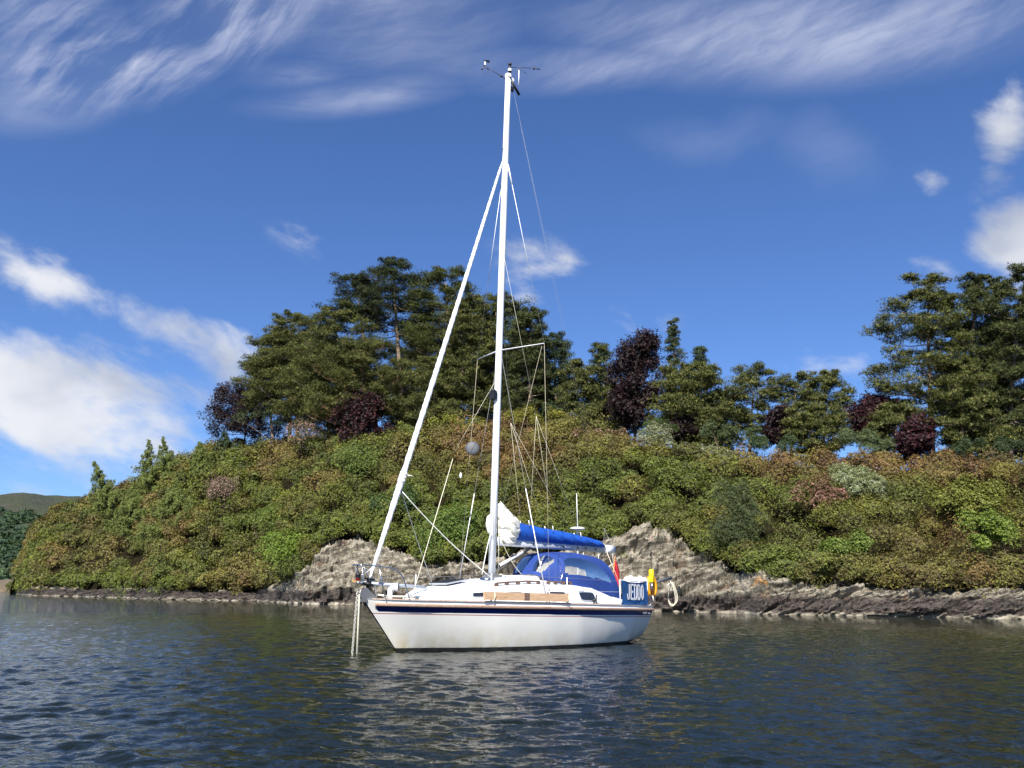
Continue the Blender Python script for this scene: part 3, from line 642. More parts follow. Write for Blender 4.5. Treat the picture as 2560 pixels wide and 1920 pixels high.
B=YB(); tx=pa.lerp(pb,.17); d=(pb-pa).normalized(); up=Vector((0,0,1)); nn=Vector((-d.y,d.x,0)); nn=nn if nn.y>0 else -nn; W_,H_=.185,.35
for k,ch in enumerate('JEDDO'):
    o=tx+d*(k*.218)+Vector((0,0,.115))+nn*.034+Vector((0,0,-.003*k))
    for st in LET[ch]:
        pts=[o+d*(a*W_*.92)+up*(b*H_) for a,b in st]
        B.tube(pts,.021,6,0,True,.3,up=tuple(nn)) if False else ribbon(B,pts,.023,nn)
B.build('lettering',PLASTW,panel)
# small builder's lettering
def text(s_,x,y,z,h,m,parent,name='lettering',ang=0.):
    cu=bpy.data.curves.new(name,'FONT'); cu.body=s_; cu.size=h; cu.extrude=.0012; cu.offset=.0012*h/.06
    o=bpy.data.objects.new(name,cu); COL.objects.link(o); cu.materials.append(m)
    dg=bpy.context.evaluated_depsgraph_get(); me=bpy.data.meshes.new_from_object(o.evaluated_get(dg)); bpy.data.objects.remove(o)
    o=bpy.data.objects.new(name,me); me.materials.clear(); me.materials.append(m); link(o,parent)
    # text x -> aft, text y -> up, facing port (object -y)
    o.matrix_local=Matrix.Translation((x,-y,z))@Matrix.Rotation(ang,4,'Z')@Matrix.Rotation(math.pi/2,4,'X'); return o
GREYT=mat('grey_lettering',(.33,.34,.36),.5)
text('SEATIME',5.55,ip(5.7,cx,cw)+.062,1.262,.06,GREYT,yacht)
text('WESTERLY',8.12,deckY(8.1)+.012,.735,.07,GREYT,hull,ang=.24); text('Storm',8.52,deckY(8.5)+.012,.725,.08,GREYT,hull,ang=.25)
# bow roller, cowl vent, mooring cleats
B=YB(); B.prism([(-.12,.07,1.12),(-.10,.07,1.22),(.05,.07,1.26),(.34,.07,1.06),(-.02,.07,.98)],(0,-.012,0)); B.prism([(-.12,-.06,1.12),(-.10,-.06,1.22),(.05,-.06,1.26),(.34,-.06,1.06),(-.02,-.06,.98)],(0,-.012,0)); B.tube([(-.07,-.06,1.16),(-.07,.06,1.16)],.035,10); B.box((.06,0,1.02),(.3,.12,.06)); B.build('bow_roller',GREYM)
B=YB(); B.tube([(.62,.10,1.04),(.62,.10,1.16),(.62,.11,1.24),(.66,.16,1.29),(.72,.24,1.29)],[.055,.055,.065,.08,.085],16,0,False); cv=B.build('cowl_vent',PLASTW)
B=YB(); B.tube([(.705,.222,1.29),(.722,.242,1.29)],.076,16); B.build('vent_mouth',BLACK,cv)
for x,y in((1.0,.5),(1.0,-.5),(8.4,1.05),(8.4,-1.05)):
    B=YB(); B.tube([(x-.1,y,deckZ(x)+.07),(x+.1,y,deckZ(x)+.07)],.014,6); B.box((x,y,deckZ(x)+.035),(.08,.04,.07)); B.build('cleat',STEEL)
# GPS mushroom and whip on a stern pole (starboard quarter)
B=YB(); B.tube([(8.2,-.85,.95),(8.2,-.85,3.0)],.016,6); B.lathe((8.2,-.85,3.0),[(.03,-.12),(.02,-.05),(.12,-.02),(.21,0.0),(.21,.03),(.14,.055),(0,.06)],20); B.build('gps_aerial',PLASTW)
B=YB(); B.tube([(8.14,-.80,2.95),(8.10,-.80,4.0)],[.012,.009],6); B.build('whip_aerial',PLASTW)
# radar reflector disc hoisted on the starboard side
B=YB(); rot=Vector((-.72,.69,.08)).to_track_quat('Z','Y').to_matrix(); B.lathe((3.65,-.62,4.67),[(0,-.035),(.10,-.03),(.165,-.012),(.172,0),(.165,.012),(.10,.03),(0,.035)],28,0,rot); B.build('radar_reflector',mat('reflector_grey',(.075,.08,.09),.6,.0))
B=YB(); B.lathe((3.2,-.55,3.86),[(0,0),(.03,.02),(.03,.1),(.012,.13),(0,.16)],10); B.build('anchor_light',PLASTW)
# stern arm
B=YB(); B.tube(smoothpath([(8.95,1.02,.93),(9.2,.86,1.3),(9.36,.80,1.5),(9.52,.78,1.56),(9.75,.77,1.58)],5),.018,8); B.build('stern_davit',STEEL)
B=YB(); B.tube([(9.62,.78,1.57),(10.5,.75,1.71)],.036,10); B.build('davit_padding',mat('slate_foam',(.07,.08,.1),.8))
line('davit_lashing',(9.36,.83,1.52),(9.28,.88,1.28),.018,ROPEW); line('davit_lashing',(9.5,.82,1.56),(9.5,.86,1.22),.011,ROPEW)
# ------------------------------------------------------------------ things on or hanging from the yacht
YM=Matrix.Translation((YX0,YY0,0))@Matrix.Rotation(YTH,4,'Z')
def ything(name,x,y,z,label,cat,group=None):
    o=empty(name,YM@Vector((x,-y,z)),YTH,label,cat,group); return o
class TB(YB):
    """built in yacht coordinates, stored relative to its own thing"""
    def __init__(s,org): super().__init__(); s.o=org
    def build(s,name,mats,parent):
        s.v=[(x-s.o[0],y-s.o[1],z-s.o[2]) for x,y,z in s.v]; return YB.build(s,name,mats,parent)
def solo(org,fn,name,mats,label,cat,group=None):
    b=TB(org); fn(b); o=b.build(name,mats,None); o.matrix_world=YM@Matrix.Translation((org[0],-org[1],org[2])); return tag(o,label,cat,group)
# fender board
org=(2.24,1.2,1.04)
def fb(b):
    a=Vector((2.23,1.205,1.057)); c=Vector((4.60,1.61,1.03)); d_=(c-a).normalized(); nrm=Vector((-d_.y,d_.x,0)); ang=math.atan2(d_.y,d_.x)
    b.prism([a,c,c+Vector((0,0,.172)),a+Vector((0,0,.165))],nrm*.045)
o=solo(org,fb,'fender_board',[PLANKM],'weathered timber fender board lashed along the yacht guard rail','timber board')
b=TB(org); b.box((3.36,1.447,1.13),(.14,.012,.165),0,Matrix.Rotation(math.atan2(.405,2.37),3,'Z')); b.build('burnt_mark',[DTEAK],o).location=(0,0,0)
for x,y in((2.475,1.25),(4.57,1.60)):
    b=TB(org); b.tube([(x,y+.03,1.0),(x+.01,y+.06,1.12),(x+.02,y+.03,1.24),(x+.02,y-.05,1.26),(x,y-.06,1.02)],.012,6); b.build('lashing',[ROPE],o)
# jerrycans
for k,(xx,lb) in enumerate(((8.10,'white jerrycan behind the name panel, beside the blue sprayhood end'),(8.55,'white jerrycan behind the name panel, beside the yellow danbuoy light'))):
    org=(xx,.98,1.35); 
    def jc(b,xx=xx):
        P=[]
        for z,i in((1.30,.03),(1.33,0),(1.62,0),(1.66,.03),(1.672,.06)): P.append([(xx+sx*(.21-i)*(1 if q else .9),.98+sy*(.10-i*.6)*(.85 if q else 1),z) for sx,sy,q in((-1,-1,1),(-1,-1,0),(1,-1,0),(1,-1,1),(1,1,1),(1,1,0),(-1,1,0),(-1,1,1))])
        b.grid(P,0,False,True); b.f+=[tuple(len(b.v)-8+q for q in range(8))]; b.mi+=[0]; b.sm+=[False]
    o=solo(org,jc,'jerrycan',[PLASTW],lb,'jerrycan','white jerrycans on the stern rail')
    b=TB(org); b.tube([(xx-.08,.98,1.67),(xx-.06,.98,1.70),(xx+.06,.98,1.70),(xx+.08,.98,1.67)],.012,6); b.build('handle',[PLASTW],o)
# horseshoe buoy
org=(8.98,1.0,1.2)
def hs(b):
    pts=[]
    for k in range(21):
        a=R_(-58+ (296)*k/20); pts.append(Vector((9.02+.20*math.cos(a)*.92,1.02+.20*math.cos(a)*.0,1.43+.26*math.sin(a))))
    b.tube(pts,[.04]+[.062]*19+[.04],12,0,True,1.0,up=(0,1,0))
hb=solo(org,hs,'horseshoe_lifebuoy',[YEL],'yellow horseshoe lifebuoy strapped to the stern rail of the yacht','lifebuoy')
b=TB(org); b.tube([(9.05,1.06,1.66),(9.12,1.02,1.76),(8.97,1.08,1.74),(9.0,1.1,1.62)],.03,8); b.build('strap',[LEMON],hb)
b=TB(org); b.box((9.14,.92,1.30),(.03,.06,.16)); b.build('reflective_patch',[ORANGE],hb)
b=TB(org); b.tube([(8.92,1.12,1.2),(8.95,1.12,1.08),(9.05,1.06,1.04)],.013,6); b.build('lanyard',[ROPEW],hb)
# yellow light with danbuoy pole
org=(8.78,1.18,1.5)
def dl(b): b.lathe((8.80,1.17,1.55),[(.05,0),(.062,.03),(.062,.12),(.070,.14),(.070,.30),(.05,.34),(0,.345)],14)
dn=solo(org,dl,'danbuoy_light',[LEMON],'lemon yellow rescue light with a black pole beside the horseshoe lifebuoy','rescue light')
b=TB(org); b.tube([(8.80,1.17,1.88),(8.84,1.17,2.75)],.010,6); b.build('pole',[BLACK],dn)
b=TB(org); b.box((8.84,1.17,2.72),(.03,.02,.14)); b.build('flag',[mat('faded_flag',(.5,.32,.26),.8)],dn)
# ensign
org=(8.95,.1,1.2); 
def es(b):
    b.tube([(8.55,.05,1.3),(8.72,.05,2.25)],.014,8)
en=solo(org,es,'ensign_staff',[VARN],'red ensign furled round its varnished staff at the yacht stern','flag')
b=TB(org); P=[]
for i in range(16):
    t=i/15; P.append([(8.72+.17*t+.03*math.sin(a*2+t*4)+ (.02+.055*math.sin(math.pi*min(1,t*1.1)))*math.cos(a), .05+(.02+.045*math.sin(math.pi*min(1,t*1.05)))*math.sin(a)*(1+.3*math.sin(a*4)),2.12-.66*t) for a in np.linspace(0,2*math.pi,14)[:-1]])
b.grid(P,0,True,True); b.build('cloth',[REDC],en)
# coil of rope on the davit
org=(10.2,.75,1.6)
def co(b):
    for k in range(3):
        w=.12+.02*k; h=.66-.025*k; cx_=10.5+.012*k; L=[]
        for q in range(33):
            a=2*math.pi*q/32; v=(1-math.cos(a))/2
            L.append((cx_+w*math.sin(a)*(.25+.9*v**.8)*.6,.75+w*math.sin(a)*(.25+.9*v**.8)*.75+.012*k,1.58-h*v))
        b.tube(L,.009,6)
    b.tube([(10.45,.75,1.69),(10.46,.76,1.56),(10.3,.8,1.55),(10.1,.86,1.47)],.013,6)
solo(org,co,'rope_coil',[ROPE],'cream coiled rope hanging from the padded arm at the stern','rope')
# anchor chain and mooring rope
org=(-.07,.03,1.2); b=TB(org)
top=Vector((-.125,-.02,1.19)); bot=Vector((-.175,-.02,-.25)); n_=34
for k in range(n_):
    c=top.lerp(bot,(k+.5)/n_); L=.031; wv=.019; a_=(Vector((1,0,0)) if k%2 else Vector((.3,1,0))).normalized()
    lp=[c+a_*(wv*math.cos(t))+Vector((0,0,1))*(L*math.sin(t)) for t in np.linspace(0,2*math.pi,9)[:-1]]
    b.tube(lp,.0085,5,closed=True)
o=b.build('anchor_chain',[mat('chain_galv',(.5,.48,.42),.5,.5)],None); o.matrix_world=YM@Matrix.Translation((org[0],-org[1],org[2])); tag(o,'galvanised anchor chain dropping from the yacht bow into the water','chain')
org=(-.04,0,1.2)
solo(org,lambda b:b.tube([(.3,0,1.09),(.05,0,1.22),(-.06,0,1.21),(-.085,0,1.12),(-.09,.04,-.3)],.018,8),'mooring_rope',[ROPE],'cream mooring rope hanging beside the chain at the bow','rope')
solo((.4,0,1.1),lambda b:b.tube([(.3,.1,1.13),(.55,.25,1.10),(.8,.3,1.10),(1.1,.42,1.09)],.02,6),'deck_rope',[ROPE],'tan rope lying along the foredeck by the white cowl vent','rope')
# ================================================================== WATER
def m_water(n,b):
    g=n.new('ShaderNodeTexCoord').outputs['Object']; s=n.new('ShaderNodeSeparateXYZ'); n.L.new(g,s.inputs[0])
    b.inputs['Base Color'].default_value=(.006,.009,.007,1); b.inputs['Roughness'].default_value=.025; b.inputs['IOR'].default_value=1.333; b.inputs['Specular IOR Level'].default_value=.38
    v=n.comb(n.m('MULTIPLY',s.outputs[0],.72),n.m('ADD',s.outputs[1],n.m('MULTIPLY',s.outputs[0],.12)),0.)
    gust=n.m('ADD',.55,n.m('MULTIPLY',n.smooth(n.noise(g,.045,3,.55),.35,.65),.75))
    far=n.smooth(s.outputs[1],14,50); big=n.m('MULTIPLY',n.m('MULTIPLY',n.noise(v,.9,3,.5,.3),.10),far)
    mid=n.m('MULTIPLY',n.m('MULTIPLY',n.noise(v,3.1,4,.55,.7),.05),n.m('ADD',.18,n.m('MULTIPLY',far,.82)))
    sm=n.m('MULTIPLY',n.noise(v,11,3,.55,.5),.019)
    h=n.m('ADD',big,n.m('MULTIPLY',n.m('ADD',mid,sm),gust))
    bp=n.new('ShaderNodeBump'); bp.inputs['Strength'].default_value=1; bp.inputs['Distance'].default_value=1.0; n.L.new(h,bp.inputs['Height']); n.L.new(bp.outputs[0],b.inputs['Normal'])
WATER=mat('loch_water',fn=m_water)
# one sheet, finely meshed near the viewpoint, displaced by short crested wavelets
rg=np.random.default_rng(3)
an=np.concatenate([np.linspace(-math.pi,-.66,40)[:-1],np.linspace(-.66,.66,900),np.linspace(.66,math.pi,40)[1:]])
rd=np.concatenate([[.05,1,2,3],np.geomspace(3.6,60,620),np.geomspace(61,4500,70)])
Rr,Aa=np.meshgrid(rd,an,indexing='ij'); Xw=Rr*np.sin(Aa); Yw=Rr*np.cos(Aa)
dr_=np.gradient(rd)[:,None]; Zw=np.zeros_like(Xw)
nc=110; lam=np.exp(rg.uniform(math.log(.08),math.log(.78),nc)); th_=rg.normal(0,.65,nc)+R_(-100); ph=rg.uniform(0,6.283,nc)
gust=.75+.5*fbm(np.stack([Xw*.05,Yw*.03,Xw*0],-1),3,5)
for l,t_,p_ in zip(lam,th_,ph):
    kk=2*math.pi/l; sl_=.19*math.sqrt(2/nc)*(1.0 if l<1 else .8); fade=np.clip(l/(2.2*dr_)-1,0,1)*np.clip((58-Rr)/20,0,1)
    w_=np.sin(kk*(Xw*math.cos(t_)+Yw*math.sin(t_))+p_); Zw+=(w_+.25*np.cos(2*(kk*(Xw*math.cos(t_)+Yw*math.sin(t_))+p_)))*sl_/kk*fade
Zw*=gust; Zw[np.abs(Aa)>.66]=0; Zw[:4]=0
I=np.arange(Xw.size).reshape(Xw.shape); Fq=np.stack([I[:-1,:-1],I[1:,:-1],I[1:,1:],I[:-1,1:]],-1).reshape(-1,4)
tag(meshnp('water',np.stack([Xw,Yw,Zw],-1).reshape(-1,3),Fq,WATER,smooth=True),kind='structure')
# ================================================================== ISLAND
def tab(px,rows):
    return np.interp(px,[r[0] for r in rows],[r[1] for r in rows])
SHORE=[(30,250),(50,205),(75,178),(200,163),(400,129),(560,124),(640,121),(760,97),(880,94),(1100,88),(1300,83),(1500,78),(1700,75.5),(1900,69),(2200,67),(2400,64.5),(2560,63),(2800,60),(3200,56)]
ROCKY=[(30,1478),(75,1472),(400,1476),(640,1478),(700,1462),(760,1430),(800,1375),(850,1338),(900,1332),(950,1345),(1000,1385),(1060,1412),(1200,1402),(1260,1382),(1330,1370),(1400,1382),(1500,1352),(1560,1330),(1620,1305),(1680,1325),(1720,1358),(1770,1390),(1850,1425),(2000,1452),(2200,1464),(2450,1474),(2560,1472),(3200,1472)]
RIDGE=[(25,1472),(40,1405),(60,1330),(85,1288),(120,1254),(200,1228),(300,1205),(400,1150),(460,1120),(520,1100),(600,1100),(750,1085),(850,1085),(950,1075),(1050,1055),(1250,1048),(1350,1062),(1400,1040),(1470,1030),(1520,1052),(1560,1085),(1700,1102),(1800,1112),(1900,1130),(2000,1138),(2200,1140),(2400,1145),(2560,1140),(2800,1120),(3200,1100)]
def column(px):
    ds=tab(px,SHORE); d=rayd(px,tab(px,ROCKY)); k=d[0]
    # rock face about 48 degrees: find depth where its top meets the sight line
    e=d[2]; dr=ds
    zr=0
    for _ in range(40):
        zr=max(.9,CAM_H+e*dr); dr=ds+zr*.85+.6
    d2=rayd(px,tab(px,RIDGE)); e2=d2[2]; sl=.62
    dR=(zr-CAM_H-sl*dr)/(e2-sl); dR=max(dr+6,dR); zR=CAM_H+e2*dR
    return k,ds,dr,zr,dR,zR
COLS=np.concatenate([np.linspace(25,200,40),np.linspace(206,2700,520),np.linspace(2710,3300,50)])
TAB=np.array([column(p) for p in COLS])
def sm(a,w=9):
    k=np.hanning(w+2)[1:-1]; k/=k.sum(); return np.convolve(np.pad(a,w//2,mode='edge'),k,'valid')
TAB[:,4]=sm(TAB[:,4],41); TAB[:,2]=np.maximum(TAB[:,2],TAB[:,1]+1.2)
e2=np.array([rayd(p,tab(p,RIDGE))[2] for p in COLS]); TAB[:,5]=CAM_H+e2*TAB[:,4]
def surf(px,t,drop=0.):
    """canopy surface at image column px, t 0 at the rock edge, 1 at the skyline ridge, >1 behind"""
    r=[np.interp(px,COLS,TAB[:,i]) for i in range(6)]; k,ds,dr,zr,dR,zR=r
    tt=np.clip(t,0,1); g=tt*(1.28-.28*tt)
    d=dr+(dR-dr)*t; z=zr+1.7+(zR-zr-1.7)*g+np.where(t>1,(t-1)*(dR-dr)*-.04,0)
    return np.stack([k*d,d,z-drop],-1)
# --- ground sheet under the bushes (drops away behind)
def m_soil(n,b):
    g=n.new('ShaderNodeTexCoord').outputs['Object']; n.L.new(n.mix(n.smooth(n.noise(g,.8,6,.65),.3,.7),(.009,.007,.004),(.022,.018,.010)),b.inputs['Base Color'])
SOIL=mat('leaf_litter',(.03,.02,.01),1.0,fn=m_soil,**{'Specular IOR Level':0.})  # leaf litter, with the shade of bush gaps put into its near-black colour
tt=np.concatenate([np.linspace(-.03,1,40),np.linspace(1.1,4,16)])
P=np.array([surf(COLS,np.full_like(COLS,t),3.1-1.9*min(1,max(0,t))**2+.0*t) for t in tt]); P[0,:,2]=np.minimum(P[0,:,2],TAB[:,3]-1.5)
P[...,2]+=(fbm(P*.15,3,3)-.5)*1.4
nU,nT=len(COLS),len(tt); I=np.arange(nU*nT).reshape(nT,nU); Fq=np.stack([I[:-1,:-1],I[:-1,1:],I[1:,1:],I[1:,:-1]],-1).reshape(-1,4)
tag(meshnp('island_ground',P.reshape(-1,3),Fq,SOIL,smooth=True),kind='structure')
# --- rock shore
def m_rock(n,b):
    g=n.new('ShaderNodeTexCoord').outputs['Object']; s=n.new('ShaderNodeSeparateXYZ'); n.L.new(g,s.inputs[0]); z=s.outputs[2]
    # tilted strata
    st=n.comb(n.m('ADD',n.m('MULTIPLY',s.outputs[0],.35),n.m('MULTIPLY',z,.5)),n.m('MULTIPLY',s.outputs[1],.5),n.m('SUBTRACT',n.m('MULTIPLY',z,1.6),n.m('MULTIPLY',s.outputs[0],.45)))
    a=n.noise(st,.9,9,.66,.7); f=n.noise(g,3.2,8,.7)
    c=n.ramp(a,[(.32,(.04,.034,.025)),(.42,(.145,.125,.09)),(.51,(.27,.238,.18)),(.69,(.39,.355,.28))])  # darkest stops paint crevice shade into the rock colour
    c=n.mix(n.m('MULTIPLY',n.smooth(f,.60,.70),.5),c,(.48,.45,.38))       # pale lichen
    ol0=1
    vor=n.new('ShaderNodeTexVoronoi',feature='DISTANCE_TO_EDGE'); n.L.new(st,vor.inputs['Vector']); vor.inputs['Scale'].default_value=.9; vor.inputs['Randomness'].default_value=1
    ck=n.smooth(vor.outputs['Distance'],.045,.0)
    c=n.mix(n.m('MULTIPLY',ck,.12),c,(.03,.025,.02))
    br=n.smooth(n.noise(g,.35,4,.6),.6,.7); c=n.mix(n.m('MULTIPLY',br,.5),c,(.15,.065,.03))  # rusty litter and heather
    ol=n.m('MULTIPLY',n.smooth(n.noise(g,.55,5,.62),.60,.67),n.smooth(n.m('ABSOLUTE',n.m('SUBTRACT',z,2.0)),1.3,.3)); c=n.mix(n.m('MULTIPLY',ol,.9),c,(.55,.26,.04))
    gr=n.m('MULTIPLY',n.smooth(n.noise(g,.5,5,.6,.4),.60,.70),n.smooth(z,2.,4.)); c=n.mix(n.m('MULTIPLY',gr,.75),c,(.16,.16,.06))
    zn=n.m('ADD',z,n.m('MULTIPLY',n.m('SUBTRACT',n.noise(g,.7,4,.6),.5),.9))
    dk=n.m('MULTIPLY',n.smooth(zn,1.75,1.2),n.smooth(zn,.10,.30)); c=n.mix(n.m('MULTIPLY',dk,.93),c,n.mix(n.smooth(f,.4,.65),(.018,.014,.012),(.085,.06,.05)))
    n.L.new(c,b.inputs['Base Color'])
    bp=n.new('ShaderNodeBump'); bp.inputs['Strength'].default_value=.9; bp.inputs['Distance'].default_value=.22; n.L.new(n.m('SUBTRACT',n.m('ADD',n.noise(st,2.2,8,.7,.3),n.m('MULTIPLY',f,.5)),n.m('MULTIPLY',ck,.06)),bp.inputs['Height']); n.L.new(bp.outputs[0],b.inputs['Normal'])
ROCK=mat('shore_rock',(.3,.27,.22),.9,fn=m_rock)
RC=np.concatenate([np.linspace(25,700,260),np.linspace(702,2700,1000),np.linspace(2704,3200,60)]); TT=np.linspace(-.35,1.35,84)
k,ds,dr,zr=[np.interp(RC,COLS,TAB[:,i]) for i in range(4)]
# wander of the waterline
wob=(fbm(np.stack([RC*.012,RC*0,RC*0],-1),4,11)-.5)*3.0
P=np.zeros((len(TT),len(RC),3))
for i,t in enumerate(TT):
    prof=np.interp(t,[-.35,0,.12,.35,.55,.8,1,1.35],[-.45,0,.22,.50,.66,.88,1.0,1.12]) # height fraction
    hz=np.interp(t,[-.35,0,.12,.35,.55,.76,.82,1,1.35],[-.35,0,.04,.34,.5,.64,.95,1.9,2.6])
    d=ds+wob*(1-np.clip(t,0,1))+(dr-ds)*hz; P[i,:,0]=k*d; P[i,:,1]=d; P[i,:,2]=zr*prof if t>=0 else t*2.2
Q=P*np.array([1,1,1.25]); st=np.stack([Q[...,0]*.35+Q[...,2]*.5,Q[...,1]*.5,Q[...,2]*1.5-Q[...,0]*.45],-1)
amp=np.clip(zr/4,.5,1.0)[None,:]
blk=np.floor(fbm(st*.55,2,5)*7)/7
dsp=((fbm(st*.42,6,21,ridge=True,gain=.62)-.55)*2.4+(fbm(Q*1.1,4,31,ridge=True,gain=.65)-.55)*1.5+(blk-.5)*1.2)*amp
sw=st+(fbm(st*.6,3,13)[...,None]-.5)*.8
for sc_,am in ((.38,1.2),(1.0,.95),(2.3,.4)):
    f1_,f2_,cv_=worley(sw*sc_*np.array([.7,1,1.5]),int(sc_*10)); dsp+=((cv_-.5)*am-np.clip(.12-(f2_-f1_),0,1)*am*3.0)*amp
dsp=(np.roll(dsp,1,1)+3*dsp+np.roll(dsp,-1,1))/5
dsp*=np.clip((TT+.35)/.35,0,1)[:,None]
P[...,1]-=dsp*.75; P[...,2]+=dsp*.55*np.clip(TT*6,0,1)[:,None]+ (fbm(Q*.5,4,8)-.5)*np.clip(TT*4,0,1)[:,None]*1.0*amp
I=np.arange(len(TT)*len(RC)).reshape(len(TT),len(RC)); Fq=np.stack([I[:-1,:-1],I[:-1,1:],I[1:,1:],I[1:,:-1]],-1).reshape(-1,4)
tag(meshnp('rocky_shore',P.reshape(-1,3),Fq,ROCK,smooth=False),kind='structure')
# ================================================================== FOLIAGE
def m_leaf(rough,trans,spec=.5):
    def fn(n,b):
        at_=n.new('ShaderNodeVertexColor',layer_name='Col'); n.L.new(at_.outputs[0],b.inputs['Base Color']); b.inputs['Specular IOR Level'].default_value=spec
        tr=n.new('ShaderNodeBsdfTranslucent'); n.L.new(n.mix(1.0,at_.outputs[0],(1.5,1.7,.7),'MULTIPLY'),tr.inputs[0])
        mx_=n.new('ShaderNodeMixShader'); mx_.inputs[0].default_value=trans; n.L.new(b.outputs[0],mx_.inputs[1]); n.L.new(tr.outputs[0],mx_.inputs[2])
        o=[x for x in n.nt.nodes if x.type=='OUTPUT_MATERIAL'][0]; n.L.new(mx_.outputs[0],o.inputs[0])
    return fn
LEAF=mat('glossy_leaves',(.05,.08,.02),.5,fn=m_leaf(.42,.12,.28)); NEED=mat('needles',(.04,.06,.02),.6,fn=m_leaf(.6,.10,.2)); PURP=mat('purple_leaves',(.03,.01,.01),.5,fn=m_leaf(.5,.10,.25))
def norm(a): return a/np.maximum(np.linalg.norm(a,axis=-1,keepdims=True),1e-9)
def frames(Nm,rg):
    r=norm(rg.normal(size=Nm.shape)); a=norm(np.cross(Nm,r)); return a,np.cross(Nm,a)
def rosettes(C,Nm,size,colr,rg,leaves=4,tilt=.5,wid=.50):
    """clusters of kite-shaped leaves; returns V,F,col"""
    n=len(C); a,b=frames(Nm,rg); V=np.zeros((n,leaves,4,3),np.float32); Cc=np.zeros((n,leaves,4,3),np.float32)
    for l in range(leaves):
        an=2*np.pi*l/leaves+rg.uniform(-.5,.5,n); tl=tilt+rg.uniform(-.3,.3,n); sz=size*rg.uniform(.75,1.25,n)
        d=(a*np.cos(an)[:,None]+b*np.sin(an)[:,None])*np.cos(tl)[:,None]+Nm*np.sin(tl)[:,None]; s=norm(np.cross(d,Nm)); 
        V[:,l,0]=C; V[:,l,1]=C+(d*.5+s*wid*.5)*sz[:,None]; V[:,l,2]=C+d*sz[:,None]-Nm*(sz*.12)[:,None]; V[:,l,3]=C+(d*.5-s*wid*.5)*sz[:,None]
        Cc[:,l]=(colr*rg.uniform(.62,1.32,(n,1)))[:,None,:]
    F=np.arange(n*leaves*4).reshape(-1,4)
    return V.reshape(-1,3),F,Cc.reshape(-1,3)
def sphere_dirs(n,rg): return norm(rg.normal(size=(n,3)))
def bush_points(C,rad,outn,n,rg,lo=-.25,sq=.85,lump=.22,seed=0,jit=.28,upb=.35):
    """points spread over lumpy dome C (m,3) rad (m) with n points per dome"""
    m=len(C); D=sphere_dirs(m*n,rg).reshape(m,n,3)
    fl=(D*outn[:,None,:]).sum(-1)<lo; D[fl]=D[fl]-2*((D*outn[:,None,:]).sum(-1)[...,None]*outn[:,None,:])[fl]
    R=rad[:,None]*(1+lump*2*(vnoise((C[:,None,:]+D*rad[:,None,None])*.9,seed)-.5)+.16*(vnoise((C[:,None,:]+D*rad[:,None,None])*2.3,seed+4)-.5)*2)
    hol=vnoise((C[:,None,:]+D*rad[:,None,None])*1.25+5,seed+9); R=R*(1-.45*rg.random((m,n))**1.4)*np.where(hol<.40,.80,1.)*(1+.10*(hol>.62))
    P=C[:,None,:]+D*R[...,None]*np.array([1,1,sq]); Nn=norm(D+rg.normal(size=D.shape)*jit+np.array([0,-.1*upb/.35,upb]))
    return P,Nn,D
# ---------------- thicket of rhododendron
def poisson(n,rg):
    """scatter dome centres over the slope"""
    out=[]
    while len(out)<n:
        px=rg.uniform(28,3150); t=rg.random()**1.05*1.18; k,ds,dr,zr,dR,zR=[np.interp(px,COLS,TAB[:,i]) for i in range(6)]
        w=(dr+(dR-dr)*t)/120*(dR-dr)/22*.3
        if rg.random()>w: continue
        out.append((px,t))
    return np.array(out)
rg=np.random.default_rng(11)
cand=poisson(9000,rg); cr=1.5+2.2*rg.random(len(cand))**1.3; cp=surf(cand[:,0],cand[:,1]); keep=[]; KP=np.zeros((0,3)); KR=np.zeros(0)
for i in range(len(cand)):
    if len(KP) and (np.linalg.norm(KP-cp[i],axis=1)<.60*(KR+cr[i])).any(): continue
    keep.append(i); KP=np.vstack([KP,cp[i]]); KR=np.append(KR,cr[i])
nE=150; pt=np.concatenate([cand[keep],np.stack([np.linspace(34,3100,nE)+rg.uniform(-7,7,nE),rg.uniform(-.01,.03,nE)],-1)])
print('domes',len(pt))
CP=surf(pt[:,0],pt[:,1]); k_=(np.roll(CP,1,0)); 
rad=np.concatenate([cr[keep],rg.uniform(1.0,1.9,nE)]); 
outn=norm(np.array([-.12,-.62,.78])*np.ones((len(pt),3))+rg.normal(size=(len(pt),3))*.08)
Cc=CP-outn*(rad*.58)[:,None]; Cc[:,2]-=.2; Cc[len(pt)-nE:]+=np.array([0,-.9,.15])+np.where(pt[-nE:,:1]<660,1,0)*np.array([0,0.,.3]); Cc[:,2]+=rg.uniform(-1.1,1.0,len(pt))*np.clip(pt[:,1]*8,.3,1)
# keep the bright clumps free for the named shrubs below
lod=np.clip(CP[:,1]/90,.8,2.2)
PAL=np.array([(.072,.088,.016),(.135,.135,.020),(.150,.105,.028),(.170,.088,.036),(.085,.108,.020),(.130,.078,.034),(.045,.062,.018)])
nz=vnoise(CP*np.array([.055,.055,.11])+3.1,2); nz2=vnoise(CP*.16,9)
up=np.clip(pt[:,1],0,1)
pr=np.zeros((len(pt),7)); pr[:,0]=1.1-.5*up; pr[:,1]=.8; pr[:,2]=.35+1.3*up*nz*1.6; pr[:,3]=(up*1.5*np.clip(nz-.35,0,1)*3.2); pr[:,4]=1.2*(1-up)+.3; pr[:,5]=.7*np.clip(nz2-.3,0,1)*2; pr[:,6]=.5
pr=pr**1.8; pr/=pr.sum(1,keepdims=True); cs_=np.cumsum(pr,1); ci=(rg.random(len(pt))[:,None]>cs_).sum(1).clip(0,6)
